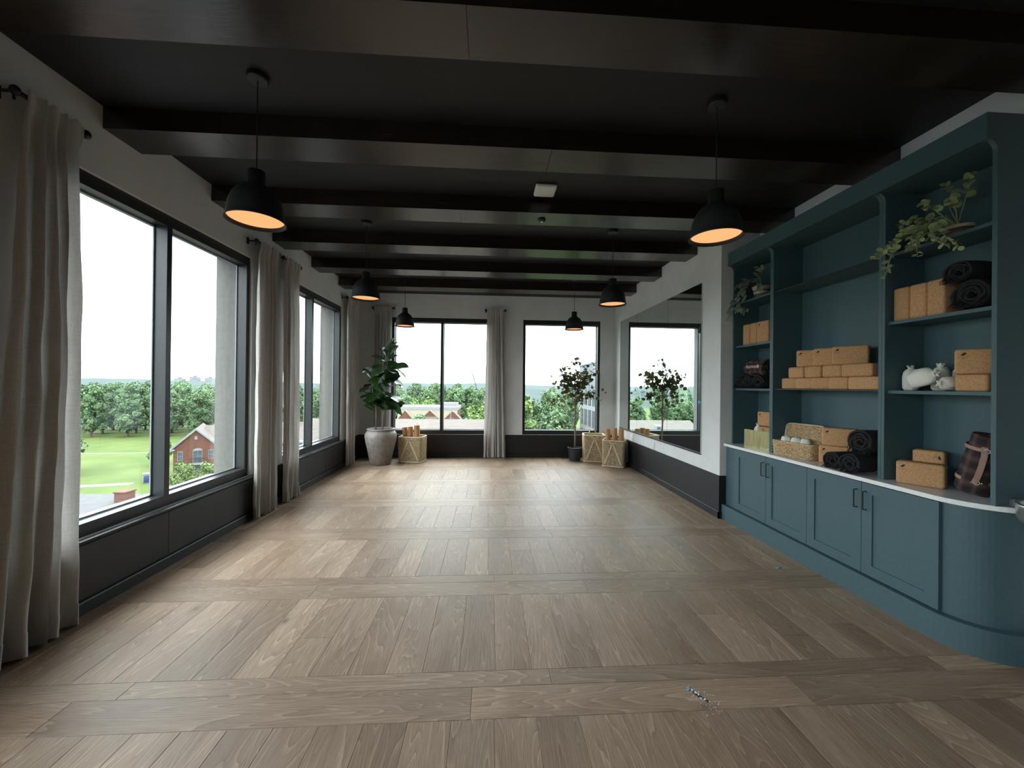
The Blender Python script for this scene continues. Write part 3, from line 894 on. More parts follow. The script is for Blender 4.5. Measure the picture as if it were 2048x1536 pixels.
def roll(x, y, z, R, L, turn, seed, label, group, mat='blanket', strap=True, fringe=True, spin=0):
    t = thing('rolled_blanket', label, 'blanket', (x, y, z + .007), rad(-90 + turn), group)
    body = roll_mesh(R, L, 3.6, seed).mesh('roll', True)
    obj('roll', body, mat, t)
    rnd = random.Random(seed)
    if fringe:
        g = G()
        for k in range(60):
            a = rnd.uniform(-2.9, -.2)
            r = R * rnd.uniform(.72, .99)
            p = Vector((r * math.cos(a), -L / 2 + .004, R * .94 + r * math.sin(a) * .94))
            q = p + Vector((rnd.uniform(-.018, .018), -rnd.uniform(.014, .036), 0)); q.z = max(.003, p.z - rnd.uniform(.008, .045))
            e = q + Vector((rnd.uniform(-.01, .01), -rnd.uniform(.0, .012), 0)); e.z = max(.0025, q.z - rnd.uniform(.0, .02))
            g.tube([p, q, e], [.0022, .002, .0012], 5)
        stuff(obj('fringe', g, mat, t))
    if strap:
        Rs = R * 1.03
        obj('strap', G().lathe([(Rs, -.011), (Rs + .003, -.011), (Rs + .003, .011), (Rs, .011)], 32, True).xf(Matrix.Translation((0, L * .30, R * .94)) @ Matrix.Diagonal((1, 1, .94, 1)) @ Matrix.Rotation(PI / 2, 4, 'X')), 'leather', t)
    return t
def blankets():
    g = 'dark fringed blankets rolled up on the worktop'
    roll(2.855, 2.948, ZCT, .066, .22, 6, 1, 'left one of the two lower dark rolled blankets on the worktop', g, strap=False)
    roll(2.850, 2.785, ZCT, .072, .24, 6, 2, 'right one of the two lower dark rolled blankets, fringe over the worktop edge', g)
    roll(2.90, 2.745, ZCT + .150, .088, .24, 2, 3, 'large dark rolled blanket lying on top of two others on the worktop', g, strap=False)
    g = 'dark blankets rolled up on the left shelf'
    roll(2.93, 4.200, 1.493, .065, .24, 0, 4, 'leftmost of three dark rolled blankets on the left shelf', g, strap=False)
    roll(2.93, 4.050, 1.493, .066, .25, 0, 5, 'middle of three dark rolled blankets on the left shelf', g, strap=False)
    roll(2.93, 3.890, 1.493, .069, .26, 4, 6, 'rightmost of three dark rolled blankets, with leather strap, on the left shelf', g)
    g = 'dark blankets rolled up below the eucalyptus'
    roll(2.93, 2.103, 1.977, .084, .23, 0, 7, 'lower dark rolled blanket below the eucalyptus', g)
    roll(2.945, 2.182, 1.977 + .166, .068, .22, 0, 8, 'upper dark rolled blanket resting against cork blocks below the eucalyptus', g)
    # plaid roll with leather carrying straps: lying across the three dark ones
    def carrier(root, R, L):
        for s in (-.28, .28):
            obj('strap', G().lathe([(R + .001, -.010), (R + .005, -.010), (R + .005, .010), (R + .001, .010)], 32, True).xf(Matrix.Translation((0, s * L, R)) @ Matrix.Rotation(PI / 2, 4, 'X')), 'leather', root)
            obj('buckle', G().lathe([(.010, -.002), (.014, -.002), (.014, .002), (.010, .002)], 18, True).xf(Matrix.Translation((-(R + .008), s * L, R + .01)) @ Matrix.Rotation(PI / 2, 4, 'Y')), 'brushed_steel', root)
            obj('rivet', G().lathe([(.001, .003), (.004, .002), (.005, 0), (.001, 0)], 10).xf(Matrix.Translation((-(R + .005), s * L, R + .03)) @ Matrix.Rotation(-PI / 2, 4, 'Y')), 'brass', root)
        hp = [(-(R + .006), -.34 * L, R - .002), (-(R + .016), -.2 * L, R + .006), (-(R + .022), 0, R + .008), (-(R + .016), .2 * L, R + .006), (-(R + .006), .34 * L, R - .002)]
        hg = G()
        for p, q in zip(hp[:-1], hp[1:]):
            hg.add([(p[0], p[1], p[2] - .013), (p[0], p[1], p[2] + .013), (q[0], q[1], q[2] + .013), (q[0], q[1], q[2] - .013),
                    (p[0] + .004, p[1], p[2] - .013), (p[0] + .004, p[1], p[2] + .013), (q[0] + .004, q[1], q[2] + .013), (q[0] + .004, q[1], q[2] - .013)],
                   [(0, 1, 2, 3), (4, 7, 6, 5), (0, 4, 5, 1), (1, 5, 6, 2), (2, 6, 7, 3), (3, 7, 4, 0)])
        obj('carry_handle', hg, 'leather', root)
    t = thing('rolled_blanket', 'brown plaid rolled blanket in leather straps on top of three dark rolls', 'blanket', (2.93, 4.02, 1.493 + .146))
    obj('roll', roll_mesh(.078, .30, 3.6, 9, 1.0).mesh('roll', True), 'plaid', t)
    carrier(t, .081, .30)
    t = thing('rolled_blanket', 'brown plaid rolled blanket in leather straps leaning upright at the end panel', 'blanket', (2.955, 2.160, ZCT))
    g = roll_mesh(.074, .355, 3.6, 10, 1.0)
    g.v = [(x * (1 - .5 * max(0, y + .05)), y, .074 + (z - .074) * (1 - .5 * max(0, y + .05))) for x, y, z in g.v]
    sub = [obj('roll', g.mesh('roll', True), 'plaid', t)]
    carrier(t, .077, .355)
    # stand it on its end, leaning to the end panel
    m = Matrix.Translation((0, 0, .202)) @ Matrix.Rotation(rad(14), 4, 'X') @ Matrix.Rotation(rad(34), 4, 'Z') @ Matrix.Rotation(rad(90), 4, 'X') @ Matrix.Translation((0, 0, -.074))
    for c in t.children: c.matrix_local = m
blankets()

# ================================================================== brass box with blocks, woven basket, bags
def woven_box(L, W, H, rows, waves, rt, flare=0.0, ex=4.0, thick=1.0, under=True):
    """horizontal strands that weave in and out round a rounded rectangle; local origin at the centre of the base"""
    g = G()
    N = waves * 4
    def ring(s, sc):
        # point on a superellipse perimeter
        a = 2 * PI * s
        c, d = math.cos(a), math.sin(a)
        x = math.copysign(abs(c) ** (2 / ex), c); y = math.copysign(abs(d) ** (2 / ex), d)
        return Vector((x * L / 2 * sc, y * W / 2 * sc, 0)), Vector((c, d, 0)).normalized()
    # equal steps along the perimeter
    S, acc, last = [], [0], None
    M = 400
    for i in range(M + 1):
        p, _ = ring(i / M, 1)
        if last is not None: acc.append(acc[-1] + (p - last).length)
        last = p
    tot = acc[-1]
    j = 0
    for k in range(N):
        t = tot * k / N
        while acc[j + 1] < t: j += 1
        S.append((j + (t - acc[j]) / max(1e-9, acc[j + 1] - acc[j])) / M)
    for r in range(rows):
        z = rt + (H - 2 * rt) * r / (rows - 1)
        sc = 1 + flare * z / H
        pts = []
        for k, s in enumerate(S):
            p, nrm = ring(s, sc)
            o = math.cos(PI * k / 2 + PI * r) * rt * .75
            pts.append(p + nrm * o + Vector((0, 0, z)))
        g.tube(pts, rt, 5, True)
    st = G()
    for k in range(0, N, 2):
        p, nrm = ring(S[k], 1); q, _ = ring(S[k], 1 + flare)
        st.tube([p + Vector((0, 0, .002)), q + Vector((0, 0, H))], rt * .8, 5)
    rim_pts = [ring(s, 1 + flare)[0] + Vector((0, 0, H)) for s in S]
    return g, st, rim_pts, ring
def counter_things():
    # hammered brass box
    t = thing('brass_box', 'hammered brass box holding cork blocks on the left of the worktop', 'box', (2.905, 3.915, ZCT + .001), rad(-90 + 10))
    L, W, H, k = .345, .17, .19, .004
    for nm, q in (('side_wall', (-L / 2, L / 2, -W / 2, -W / 2 + k, 0, H)), ('side_wall', (-L / 2, L / 2, W / 2 - k, W / 2, 0, H)), ('end_wall', (-L / 2, -L / 2 + k, -W / 2 + k, W / 2 - k, 0, H)), ('end_wall', (L / 2 - k, L / 2, -W / 2 + k, W / 2 - k, 0, H)), ('bottom', (-L / 2 + k, L / 2 - k, -W / 2 + k, W / 2 - k, 0, k))):
        obj(nm, G().box(*q), 'brass', t)
    g = 'cork blocks in the brass box'
    block('end', 2.90, 3.862, ZCT + .0065, 10, 'cork block standing inside the brass box', g, 'mid')
    block('side', 2.945, 3.885, ZCT + .2375, 10, 'bird-printed cork block on top of the one in the brass box', g, 'up')
    pouch(2.90, 4.005, ZCT + .009, .036, .05, .245, 31, 'white cloth pouch peeking out of the brass box', 'white cloth pouches')
    # woven seagrass basket, its lid leaning open behind
    t = thing('seagrass_basket', 'rectangular woven seagrass basket with its lid open on the worktop', 'basket', (2.875, 3.450, ZCT + .001), rad(-90 + 10))
    wv, st, rim, ring = woven_box(.37, .145, .135, 10, 30, .0070, .06, 7)
    stuff(obj('weave', wv, 'seagrass', t, smooth=True)); stuff(obj('stakes', st, 'seagrass', t))
    obj('rim', G().tube(rim, .007, 7, True), 'seagrass', t, smooth=True)
    obj('bottom', G().prism([(p.x * .93, p.y * .93) for p in rim], 'z', .002, .008), 'seagrass', t)
    lid = obj('lid', G().prism([(p.x * .95, p.y * 1.05) for p in rim], 'z', -.004, .002), 'seagrass', t, (0, .092, .218), (rad(79), 0, 0))
    lw = G()
    for r in range(11):
        y = -.071 + r * .0142
        lw.tube([(-.18 + i * .0124, y, .005 + .0045 * math.cos(PI * i / 2 + PI * r)) for i in range(30)], .0066, 5)
    stuff(obj('lid_weave', lw, 'seagrass', lid, smooth=True))
    obj('lid_rim', G().tube([(p.x * .97, p.y * 1.07, 0) for p in rim], .007, 7, True), 'wicker_strap', lid, smooth=True)
    obj('lid_loop', G().tube([(.085, -.03, .012), (.125, 0, .014), (.15, .045, .012)], .004, 6).tube([(.085, -.03, .012), (.12, -.05, .012)], .004, 6), 'wicker_strap', lid)
    for k, (dx, nm) in enumerate(((-.105, 'left'), (-.005, 'middle'), (.085, 'right'))):
        a = rad(-90 + 10)
        pouch(2.875 + dx * math.cos(a), 3.450 + dx * math.sin(a), ZCT + .012, .040, .044, .172, 40 + k, '%s of three white cloth pouches in the woven basket' % nm, 'white pouches in the woven basket', dome=True)
def pouch(x, y, z, rx, ry, h, seed, label, group, rot=0, lie=None, dome=False):
    """a filled drawstring pouch: a bulging sack with a gathered neck and cord. lie: (rx, ry, rz) euler of the sack when it lies down"""
    t = thing('cloth_pouch', label, 'pouch', (x, y, z), rot, group)
    n, prof = 28, [(.02, 0), (.72, .01), (.95, .10), (1.0, .32), (.97, .58), (.86, .76), (.58, .86), (.30, .905), (.26, .93), (.36, .965), (.44, 1.0), (.30, .985), (.02, .95)]
    if dome: prof = [(.02, 0), (.8, .01), (1.0, .12), (1.0, .60), (.97, .78), (.86, .91), (.66, .97), (.40, .99), (.22, .975), (.12, .96), (.10, .985), (.06, 1.0), (.02, .99)]
    vs, fs = [], []
    for i in range(n):
        a = 2 * PI * i / n
        for k, (r, q) in enumerate(prof):
            pl = 1 + (.10 * math.sin(a * 9 + seed) if k >= 6 else .02 * math.sin(a * 5 + seed))
            w = 1 + .14 * noise.noise(Vector((math.cos(a) * 1.6, math.sin(a) * 1.6, q * 3 + seed)))
            vs.append((rx * r * pl * w * math.cos(a), ry * r * pl * w * math.sin(a), h * q + (.01 * math.sin(3 * a + seed) if k > 9 else 0)))
    K = len(prof)
    for i in range(n):
        j = (i + 1) % n
        for k in range(K - 1): fs.append((i * K + k, j * K + k, j * K + k + 1, i * K + k + 1))
    sk = obj('sack', G().add(vs, fs), 'cotton', t, smooth=True)
    cr = [(rx * .33 * math.cos(b), ry * .33 * math.sin(b), h * .915) for b in [2 * PI * q / 14 for q in range(14)]]
    c = obj('drawstring', G().tube(cr, .0022, 6, True).tube([(rx * .33, 0, h * .915), (rx * .6, -ry * .3, h * .88), (rx * .95, -ry * .5, h * .72), (rx * 1.03, -ry * .4, h * .58)], .002, 6), 'cotton', t)
    if lie:
        for o in (sk, c): o.rotation_euler = lie[0]; o.location = lie[1]
    return t
def bags():
    g = 'white drawstring bags on the right shelf'
    z = 1.492
    spec = [  # y, x, half width, half depth, length, lie-down euler (deg), lift, label
        (2.532, 2.940, .046, .040, .168, (0, 0, 20), 0, 'upright white drawstring bag at the left of the heap on the shelf'),
        (2.476, 2.874, .041, .060, .165, (72, 0, 0), .066, 'plump white drawstring bag slumped in front of the heap'),
        (2.268, 2.972, .038, .044, .150, (90, 0, -90), .049, 'rolled white drawstring bag with its gathered mouth to the front'),
        (2.425, 3.030, .046, .046, .178, (0, 0, 70), 0, 'tall white drawstring bag standing at the back of the heap'),
        (2.318, 3.040, .040, .044, .170, (0, 0, 140), 0, 'white drawstring bag standing at the back by the cork blocks'),
    ]
    for k, (y, x, rx, ry, L, e, lift, lab) in enumerate(spec):
        pouch(x, y, z + (0 if lift else .001), rx, ry, L, 50 + k, lab, g, 0, ((rad(e[0]), rad(e[1]), rad(e[2])), (0, 0, lift)) if lift else None)
counter_things()
bags()

# ================================================================== plants
def leaf_mesh(name, L, W, fold=.2, droop=.15, shape='oval', n=8, cup=0.0):
    vs, fs = [], []
    for i in range(n + 1):
        u = i / n
        if shape == 'fiddle': w = W * (.30 + .55 * u + .38 * math.sin(PI * u) ** 1) * (math.sin(PI * min(1, u * 1.02 + .02)) ** .38 if 0 < u < 1 else 0.02)
        elif shape == 'round': w = W * math.sqrt(max(0.0004, 1 - (2 * u - 1) ** 2))
        else: w = W * math.sin(PI * min(.999, max(.02, u))) ** .8
        z = -droop * L * u * u
        for s in (-1, -.5, 0, .5, 1):
            wav = .012 * L * math.sin(u * 14 + s * 3) if shape == 'fiddle' and abs(s) == 1 else 0
            vs.append((s * w / 2, u * L, z + abs(s) * fold * w / 2 + wav + cup * s * s * w))
    for i in range(n):
        for k in range(4):
            a = i * 5 + k
            fs.append((a, a + 1, a + 6, a + 5))
    return G().add(vs, fs).mesh(name, True)
def aim(p, d, roll=0.0, s=1.0):
    """matrix that puts local +Y along d, local +Z as near to up as it goes"""
    d = Vector(d).normalized()
    up = Vector((0, 0, 1))
    x = d.cross(up)
    if x.length < 1e-4: x = Vector((1, 0, 0))
    x.normalize(); z = x.cross(d).normalized()
    m = Matrix((x, d, z)).transposed().to_4x4() @ Matrix.Rotation(roll, 4, 'Y') @ Matrix.Scale(s, 4)
    m.translation = Vector(p)
    return m
def fig():
    ux, uy = -2.005, 7.40
    t = thing('urn_planter', 'large grey textured urn holding the fiddle leaf fig', 'planter', (ux, uy, 0))
    prof = [(.001, 0), (.178, 0), (.186, .012), (.205, .10), (.238, .27), (.272, .42), (.288, .51), (.284, .565), (.258, .61), (.238, .628), (.246, .636), (.254, .648), (.252, .664), (.240, .668), (.215, .664), (.205, .64), (.20, .60), (.001, .60)]
    obj('urn', G().lathe(prof, 48), 'terracotta_grey', t, smooth=True)
    obj('soil', G().lathe([(.001, .618), (.12, .615), (.2, .606)], 24).jitter(.006, 30), 'soil', t)
    p = thing('fiddle_leaf_fig', 'tall fiddle leaf fig with broad glossy leaves and two bare stems', 'plant', (ux, uy, .622))
    s1 = [(-.095, 0, 0), (-.09, .0, .25), (-.10, .02, .45), (-.15, .02, .62), (-.18, .02, .85), (-.15, .04, 1.05)]
    s2 = [(.035, -.01, 0), (.04, 0, .3), (.065, .0, .5), (.05, .02, .8), (.08, .0, 1.1), (.11, .02, 1.4), (.12, .02, 1.50)]
    obj('stem', G().tube(s1, [.012, .011, .010, .009, .007, .004], 8), 'bark', p, smooth=True)
    obj('stem', G().tube(s2, [.014, .013, .012, .011, .009, .006, .004], 8), 'bark', p, smooth=True)
    lm = [leaf_mesh('leaf', 1, .80, .25, .18, 'fiddle', 10), leaf_mesh('leaf', 1, .74, .15, .35, 'fiddle', 10), leaf_mesh('leaf', 1, .86, .3, .05, 'fiddle', 10)]
    rnd = random.Random(5)
    def on(path, z):
        for a, b in zip(path[:-1], path[1:]):
            if a[2] <= z <= b[2]:
                q = (z - a[2]) / (b[2] - a[2])
                return Vector(a).lerp(Vector(b), q)
        return Vector(path[-1])
    spots = []
    for k in range(38):
        z = .38 + 1.10 * k / 37
        spots.append((s2, z, k * 137.5 + 20, rnd.uniform(.30, .40) * (1 if z < 1.3 else .78), rnd.uniform(-.45, .75) + max(0, z - 1.15) * 1.8))
    for k in range(17):
        z = .34 + .69 * k / 16
        spots.append((s1, z, k * 137.5 + 120, rnd.uniform(.27, .36), rnd.uniform(-.45, .7)))
    for path, z, az, L, el in spots:
        q = on(path, z)
        a = rad(az)
        d = Vector((math.cos(a), math.sin(a) * .8, el))
        # keep clear of the wall and the curtain
        if d.y > .2: d.y *= .45
        if d.x < -.3: L *= .74
        base = q + d.normalized() * .045
        o = obj('leaf', lm[rnd.randrange(3)], 'fig_leaf', p)
        o.matrix_local = aim(base, d, rnd.uniform(-1.1, 1.1), L)
        obj('petiole', G().tube([q, base + d.normalized() * .02], .003, 5), 'fig_leaf', o).matrix_local = o.matrix_local.inverted()
fig()

def small_tree():
    x, y = 1.752, 7.74
    t = thing('plant_pot', 'small matte black pot holding the slender potted tree', 'pot', (x, y, 0))
    obj('pot', G().lathe([(.001, 0), (.105, 0), (.110, .006), (.138, .245), (.146, .246), (.148, .262), (.134, .264), (.128, .24), (.12, .22), (.001, .22)], 36), 'pot_black', t, smooth=False)
    obj('soil', G().lathe([(.001, .232), (.124, .224)], 20).jitter(.006, 40), 'soil', t)
    p = thing('potted_tree', 'slender artificial tree with small round olive leaves before the right back window', 'plant', (x, y, .242))
    rnd = random.Random(21)
    trunk = [(0, 0, 0), (.006, 0, .25), (-.004, 0, .5), (.002, 0, .72), (.0, .0, 1.0), (-.01, 0, 1.3), (.0, 0, 1.62), (-.01, 0, 1.84)]
    obj('trunk', G().tube(trunk, [.019, .018, .016, .015, .010, .008, .005, .002], 8), 'bark', p, smooth=True)
    br = G(); lv = G()
    lmv = [(s * .5 * math.sqrt(max(0, 1 - (2 * u - 1) ** 2)), u, -.1 * u * u + .12 * s * s) for u in (0.02, .25, .5, .75, .98) for s in (-1, 0, 1)]
    lmf = [(i * 3 + k, i * 3 + k + 1, i * 3 + k + 4, i * 3 + k + 3) for i in range(4) for k in range(2)]
    def leaf(q, d, L):
        m = aim(q, d, rnd.uniform(-1.6, 1.6), L)
        lv.add([m @ Vector(v) for v in lmv], lmf)
    ends = []
    for k in range(17):
        z0 = rnd.uniform(.46, 1.16); a = k * 2.4 + rnd.uniform(-.3, .3)
        ln = rnd.uniform(.46, .76) * (1.28 - .45 * (z0 - .46))
        dx = Vector((math.cos(a), math.sin(a) * .62, 0))
        pts = [Vector((0, 0, z0)), Vector((0, 0, z0)) + dx * ln * .22 + Vector((0, 0, ln * .42)), Vector((0, 0, z0)) + dx * ln * .42 + Vector((0, 0, ln * .72)), Vector((0, 0, z0)) + dx * ln * rnd.uniform(.58, .92) + Vector((0, 0, ln * rnd.uniform(.55, .98)))]
        if pts[-1].y > .22: pts = [Vector((v.x, v.y * .35, v.z)) for v in pts]
        br.tube(pts, [.006, .0045, .003, .0015], 5)
        for q in range(20):
            s = rnd.uniform(.36, 1.0) * 3
            i = min(2, int(s)); pp = pts[i].lerp(pts[i + 1], s - i)
            off = Vector((rnd.gauss(0, .05), rnd.gauss(0, .035), rnd.gauss(-.01, .05)))
            tw = pp + off
            if tw.y > .26: tw.y = .26
            if rnd.random() < .45: br.tube([pp, tw], .0012, 3)
            leaf(tw, (rnd.uniform(-1, 1), rnd.uniform(-1, 1), rnd.uniform(-.9, .5)), rnd.uniform(.055, .090))
    for q in range(44):
        z = rnd.uniform(1.05, 1.84)
        leaf(Vector((rnd.gauss(0, .055), rnd.gauss(0, .04), z)), (rnd.uniform(-1, 1), rnd.uniform(-1, 1), rnd.uniform(-.6, .8)), rnd.uniform(.05, .08))
    stuff(obj('branches', br, 'bark', p)); stuff(obj('foliage', lv, 'tree_leaf', p, smooth=True))
small_tree()

def shelf_plants():
    rnd = random.Random(8)
    # eucalyptus in a dark pot with a wooden rim, top of the right bay
    t = thing('plant_pot', 'dark bowl pot with a pale wooden rim on the top right shelf', 'pot', (2.965, 2.285, 2.456))
    obj('pot', G().lathe([(.001, 0), (.05, 0), (.066, .02), (.074, .062), (.064, .062), (.055, .03), (.001, .03)], 28), 'pot_brown', t, smooth=True)
    obj('rim', G().lathe([(.074, .058), (.080, .060), (.080, .078), (.068, .078), (.068, .060)], 28, True), 'pot_cream', t)
    p = thing('eucalyptus_plant', 'trailing eucalyptus with round grey-green leaves on the top right shelf', 'plant', (2.965, 2.285, 2.524))
    lm = leaf_mesh('leaf', 1, .95, .12, .12, 'round', 6)
    sprays = [  # points relative to the pot: x (to the room is -), y (to the far end is +), z
        [(0, 0, .03), (-.03, .02, .14), (-.05, -.005, .24), (-.06, .03, .305)],
        [(0, 0, .02), (-.02, -.05, .15), (-.04, -.09, .23), (-.05, -.10, .285)],
        [(0, 0, .02), (-.07, .08, .10), (-.12, .17, .14), (-.15, .22, .10)],
        [(0, 0, .03), (-.10, .10, .09), (-.17, .19, .0), (-.20, .25, -.06), (-.21, .30, -.10)],
        [(0, 0, .03), (-.12, .12, .07), (-.19, .18, -.05), (-.21, .20, -.17), (-.21, .225, -.25)],
        [(0, 0, .02), (-.10, .03, .07), (-.17, .04, .01), (-.20, .04, -.08), (-.20, .03, -.17)],
        [(0, 0, .02), (-.10, .0, .07), (-.17, -.01, .02), (-.20, -.04, -.06), (-.21, -.09, -.12), (-.21, -.14, -.16)],
        [(0, 0, .02), (-.10, -.02, .07), (-.17, -.05, .02), (-.20, -.09, -.05), (-.21, -.14, -.12), (-.21, -.20, -.19)],
        [(0, 0, .02), (-.10, .05, .07), (-.17, .07, .02), (-.20, .07, -.05), (-.21, .06, -.12)],
        [(0, 0, .02), (-.10, .01, .08), (-.16, .0, .05), (-.19, .0, -.01), (-.20, .01, -.06)],
        [(0, 0, .02), (-.05, -.03, .10), (-.10, -.04, .15), (-.13, -.07, .14)],
        [(0, 0, .02), (-.07, .04, .11), (-.12, .06, .17), (-.14, .09, .20)],
        [(0, 0, .02), (-.11, .08, .05), (-.17, .12, .03), (-.20, .15, -.02)],
    ]
    for sp in sprays:
        pts = [Vector((q[0] * (1.18 if q[0] < -.15 else 1), q[1], q[2])) for q in sp]
        obj('stem', G().tube(pts, [.003] * (len(pts) - 1) + [.001], 5), 'euc_leaf', p)
        total = 9 + 2 * len(pts)
        for k in range(total):
            u = .42 + .58 * k / (total - 1)
            f = u * (len(pts) - 1); i = min(len(pts) - 2, int(f)); q = pts[i].lerp(pts[i + 1], f - i)
            tn = (pts[i + 1] - pts[i]).normalized()
            sd = tn.cross(Vector((rnd.uniform(-1, 1), rnd.uniform(-1, 1), rnd.uniform(-1, 1)))).normalized()
            L = (.058 - .028 * u) * rnd.uniform(.85, 1.15)
            o = obj('leaf', lm, 'euc_leaf', p)
            o.matrix_local = aim(q, sd + tn * .5 + Vector((-.35, 0, .15)), rnd.uniform(-.8, .8), L)
    # striped trailing plant, top of the left bay
    t = thing('plant_pot', 'small striped cream and brown pot on the top left shelf', 'pot', (2.935, 4.015, 2.467))
    for nm, mt, z0, z1 in (('pot_base', 'pot_brown', 0, .045), ('band', 'pot_cream', .045, .07), ('band', 'pot_brown', .07, .085), ('rim', 'pot_cream', .085, .125)):
        ra, rb = .060 + z0 * .25, .060 + z1 * .25
        obj(nm, G().lathe([(.001 if z0 == 0 else ra - .01, z0), (ra, z0), (rb, z1), (rb - .010, z1)] + ([(.001, z1 - .012)] if z0 > .08 else [(.001 if z0 == 0 else rb - .01, z1)]), 28), mt, t)
    p = thing('trailing_plant', 'trailing plant with pale striped leaves spilling from the top left shelf', 'plant', (2.935, 4.015, 2.592))
    lm = leaf_mesh('leaf', 1, .55, .2, .25, 'oval', 6)
    sprays = [
        [(0, 0, 0), (-.05, .08, .09), (-.08, .16, .10), (-.10, .22, .06)],
        [(0, 0, 0), (-.05, -.06, .12), (-.06, -.10, .17)],
        [(0, 0, 0), (-.03, .02, .13), (-.04, -.03, .20)],
        [(0, 0, 0), (-.10, .10, .05), (-.16, .16, -.06), (-.18, .20, -.16), (-.20, .255, -.27)],
        [(0, 0, 0), (-.11, .06, .06), (-.16, .12, -.05), (-.17, .13, -.17), (-.18, .11, -.24)],
        [(0, 0, 0), (-.12, .03, .04), (-.16, .03, -.03), (-.17, .015, -.12)],
        [(-.17, .13, -.17), (-.175, .07, -.215), (-.18, .01, -.235), (-.18, -.03, -.25)],
        [(0, 0, 0), (-.07, .04, .08), (-.11, .08, .10), (-.13, .12, .06)],
        [(0, 0, 0), (-.07, -.05, .05), (-.09, -.10, .02), (-.10, -.12, -.03)],
        [(0, 0, 0), (-.08, .01, .09), (-.12, .04, .08), (-.14, .07, .02)],
    ]
    for sp in sprays:
        pts = [Vector(q) for q in sp]
        obj('stem', G().tube(pts, .0022, 5), 'striped_leaf', p)
        total = 4 + 2 * len(pts)
        for k in range(total):
            u = .25 + .75 * k / (total - 1)
            f = u * (len(pts) - 1); i = min(len(pts) - 2, int(f)); q = pts[i].lerp(pts[i + 1], f - i)
            tn = (pts[i + 1] - pts[i]).normalized()
            o = obj('leaf', lm, 'striped_leaf', p)
            o.matrix_local = aim(q, tn * .6 + Vector((-.5, rnd.uniform(-.8, .8), rnd.uniform(-.6, .3))), rnd.uniform(-.5, .5), rnd.uniform(.06, .085))
shelf_plants()

# ================================================================== floor baskets with rolled cork mats and blocks
def hamper(x, y, rz, L, W, H, label, group):
    t = thing('wicker_hamper', label, 'basket', (x, y, 0), rad(rz), group)
    wv, st, rim, ring = woven_box(L, W, H, 30, 40, .0085, .03, 9)
    stuff(obj('weave', wv, 'wicker', t, smooth=True)); stuff(obj('stakes', st, 'wicker', t))
    obj('rim', G().tube(rim, .013, 8, True), 'wicker_strap', t, smooth=True)
    obj('foot', G().tube([(p.x * .985, p.y * .985, .016) for p in rim], .016, 8, True), 'wicker_strap', t, smooth=True)
    obj('bottom', G().prism([(p.x * .92, p.y * .92) for p in rim], 'z', .004, .02), 'wicker', t)
    f = -W / 2 * 1.02 - .012
    for a, b in (((-L * .05, .86), (-L * .40, .12)), ((L * .02, .84), (L * .38, .12))):
        p, q = Vector((a[0], f - .004, H * a[1])), Vector((b[0], f + .004, H * b[1]))
        d = (q - p).normalized(); nrm = Vector((0, 1, 0)); w = d.cross(nrm).normalized() * .013
        obj('cross_strap', G().add([p - w, p + w, q + w, q - w, p - w + nrm * .008, p + w + nrm * .008, q + w + nrm * .008, q - w + nrm * .008], [(0, 1, 2, 3), (4, 7, 6, 5), (0, 4, 5, 1), (1, 5, 6, 2), (2, 6, 7, 3), (3, 7, 4, 0)]), 'wicker_strap', t)
    for s in (-1, 1):
        obj('handle', G().tube([(-.075, s * (W / 2 + .006), H), (-.06, s * (W / 2 + .02), H + (.045 if s > 0 else -.03)), (0, s * (W / 2 + .028), H + (.075 if s > 0 else -.05)), (.06, s * (W / 2 + .02), H + (.045 if s > 0 else -.03)), (.075, s * (W / 2 + .006), H)], .009, 8), 'wicker_strap', t, smooth=True)
    return t
def mat_roll(x, y, z, r, L, lean, az, label, group, seed):
    """a rolled cork mat standing up"""
    t = thing('rolled_mat', label, 'yoga mat', (x, y, z), 0, group)
    g = roll_mesh(r, L, 3.2, seed, 1.0)
    m = Matrix.Rotation(rad(az), 4, 'Z') @ Matrix.Rotation(rad(lean), 4, 'Y') @ Matrix.Translation((0, 0, L / 2)) @ Matrix.Rotation(PI / 2, 4, 'X') @ Matrix.Translation((0, 0, -r))
    obj('roll', g.xf(m).mesh('roll', True), 'cork', t)
    return t
def hampers():
    gh = 'wicker hampers on the floor'
    hamper(-1.462, 7.65, -10, .44, .34, .485, 'wicker hamper with rolled mats beside the grey urn', gh)
    gm = 'rolled cork mats in the hamper beside the urn'
    mat_roll(-1.565, 7.668, .034, .047, .625, -6, -10, 'left rolled cork mat leaning in the hamper beside the urn', gm, 61)
    mat_roll(-1.462, 7.652, .034, .045, .640, -5, -10, 'middle rolled cork mat leaning in the hamper beside the urn', gm, 62)
    mat_roll(-1.352, 7.632, .034, .050, .665, -3, -10, 'right rolled cork mat standing taller in the hamper beside the urn', gm, 63)
    hamper(2.125, 7.695, -8, .40, .36, .525, 'empty wicker hamper behind another in the right back corner', gh)
    hamper(2.385, 7.195, -26, .38, .34, .49, 'wicker hamper full of mats in front, in the right back corner', gh)
    gm = 'rolled mats in the hamper in the right back corner'
    mat_roll(2.306, 7.235, .034, .043, .66, -4, -26, 'leftmost rolled cork mat tilting left in the right corner hamper', gm, 64)
    mat_roll(2.392, 7.192, .034, .046, .68, -1, -26, 'middle rolled mat in the right corner hamper', gm, 65)
    mat_roll(2.485, 7.148, .034, .047, .67, 1, -26, 'thick rolled cork mat at the right of the corner hamper', gm, 67)
hampers()

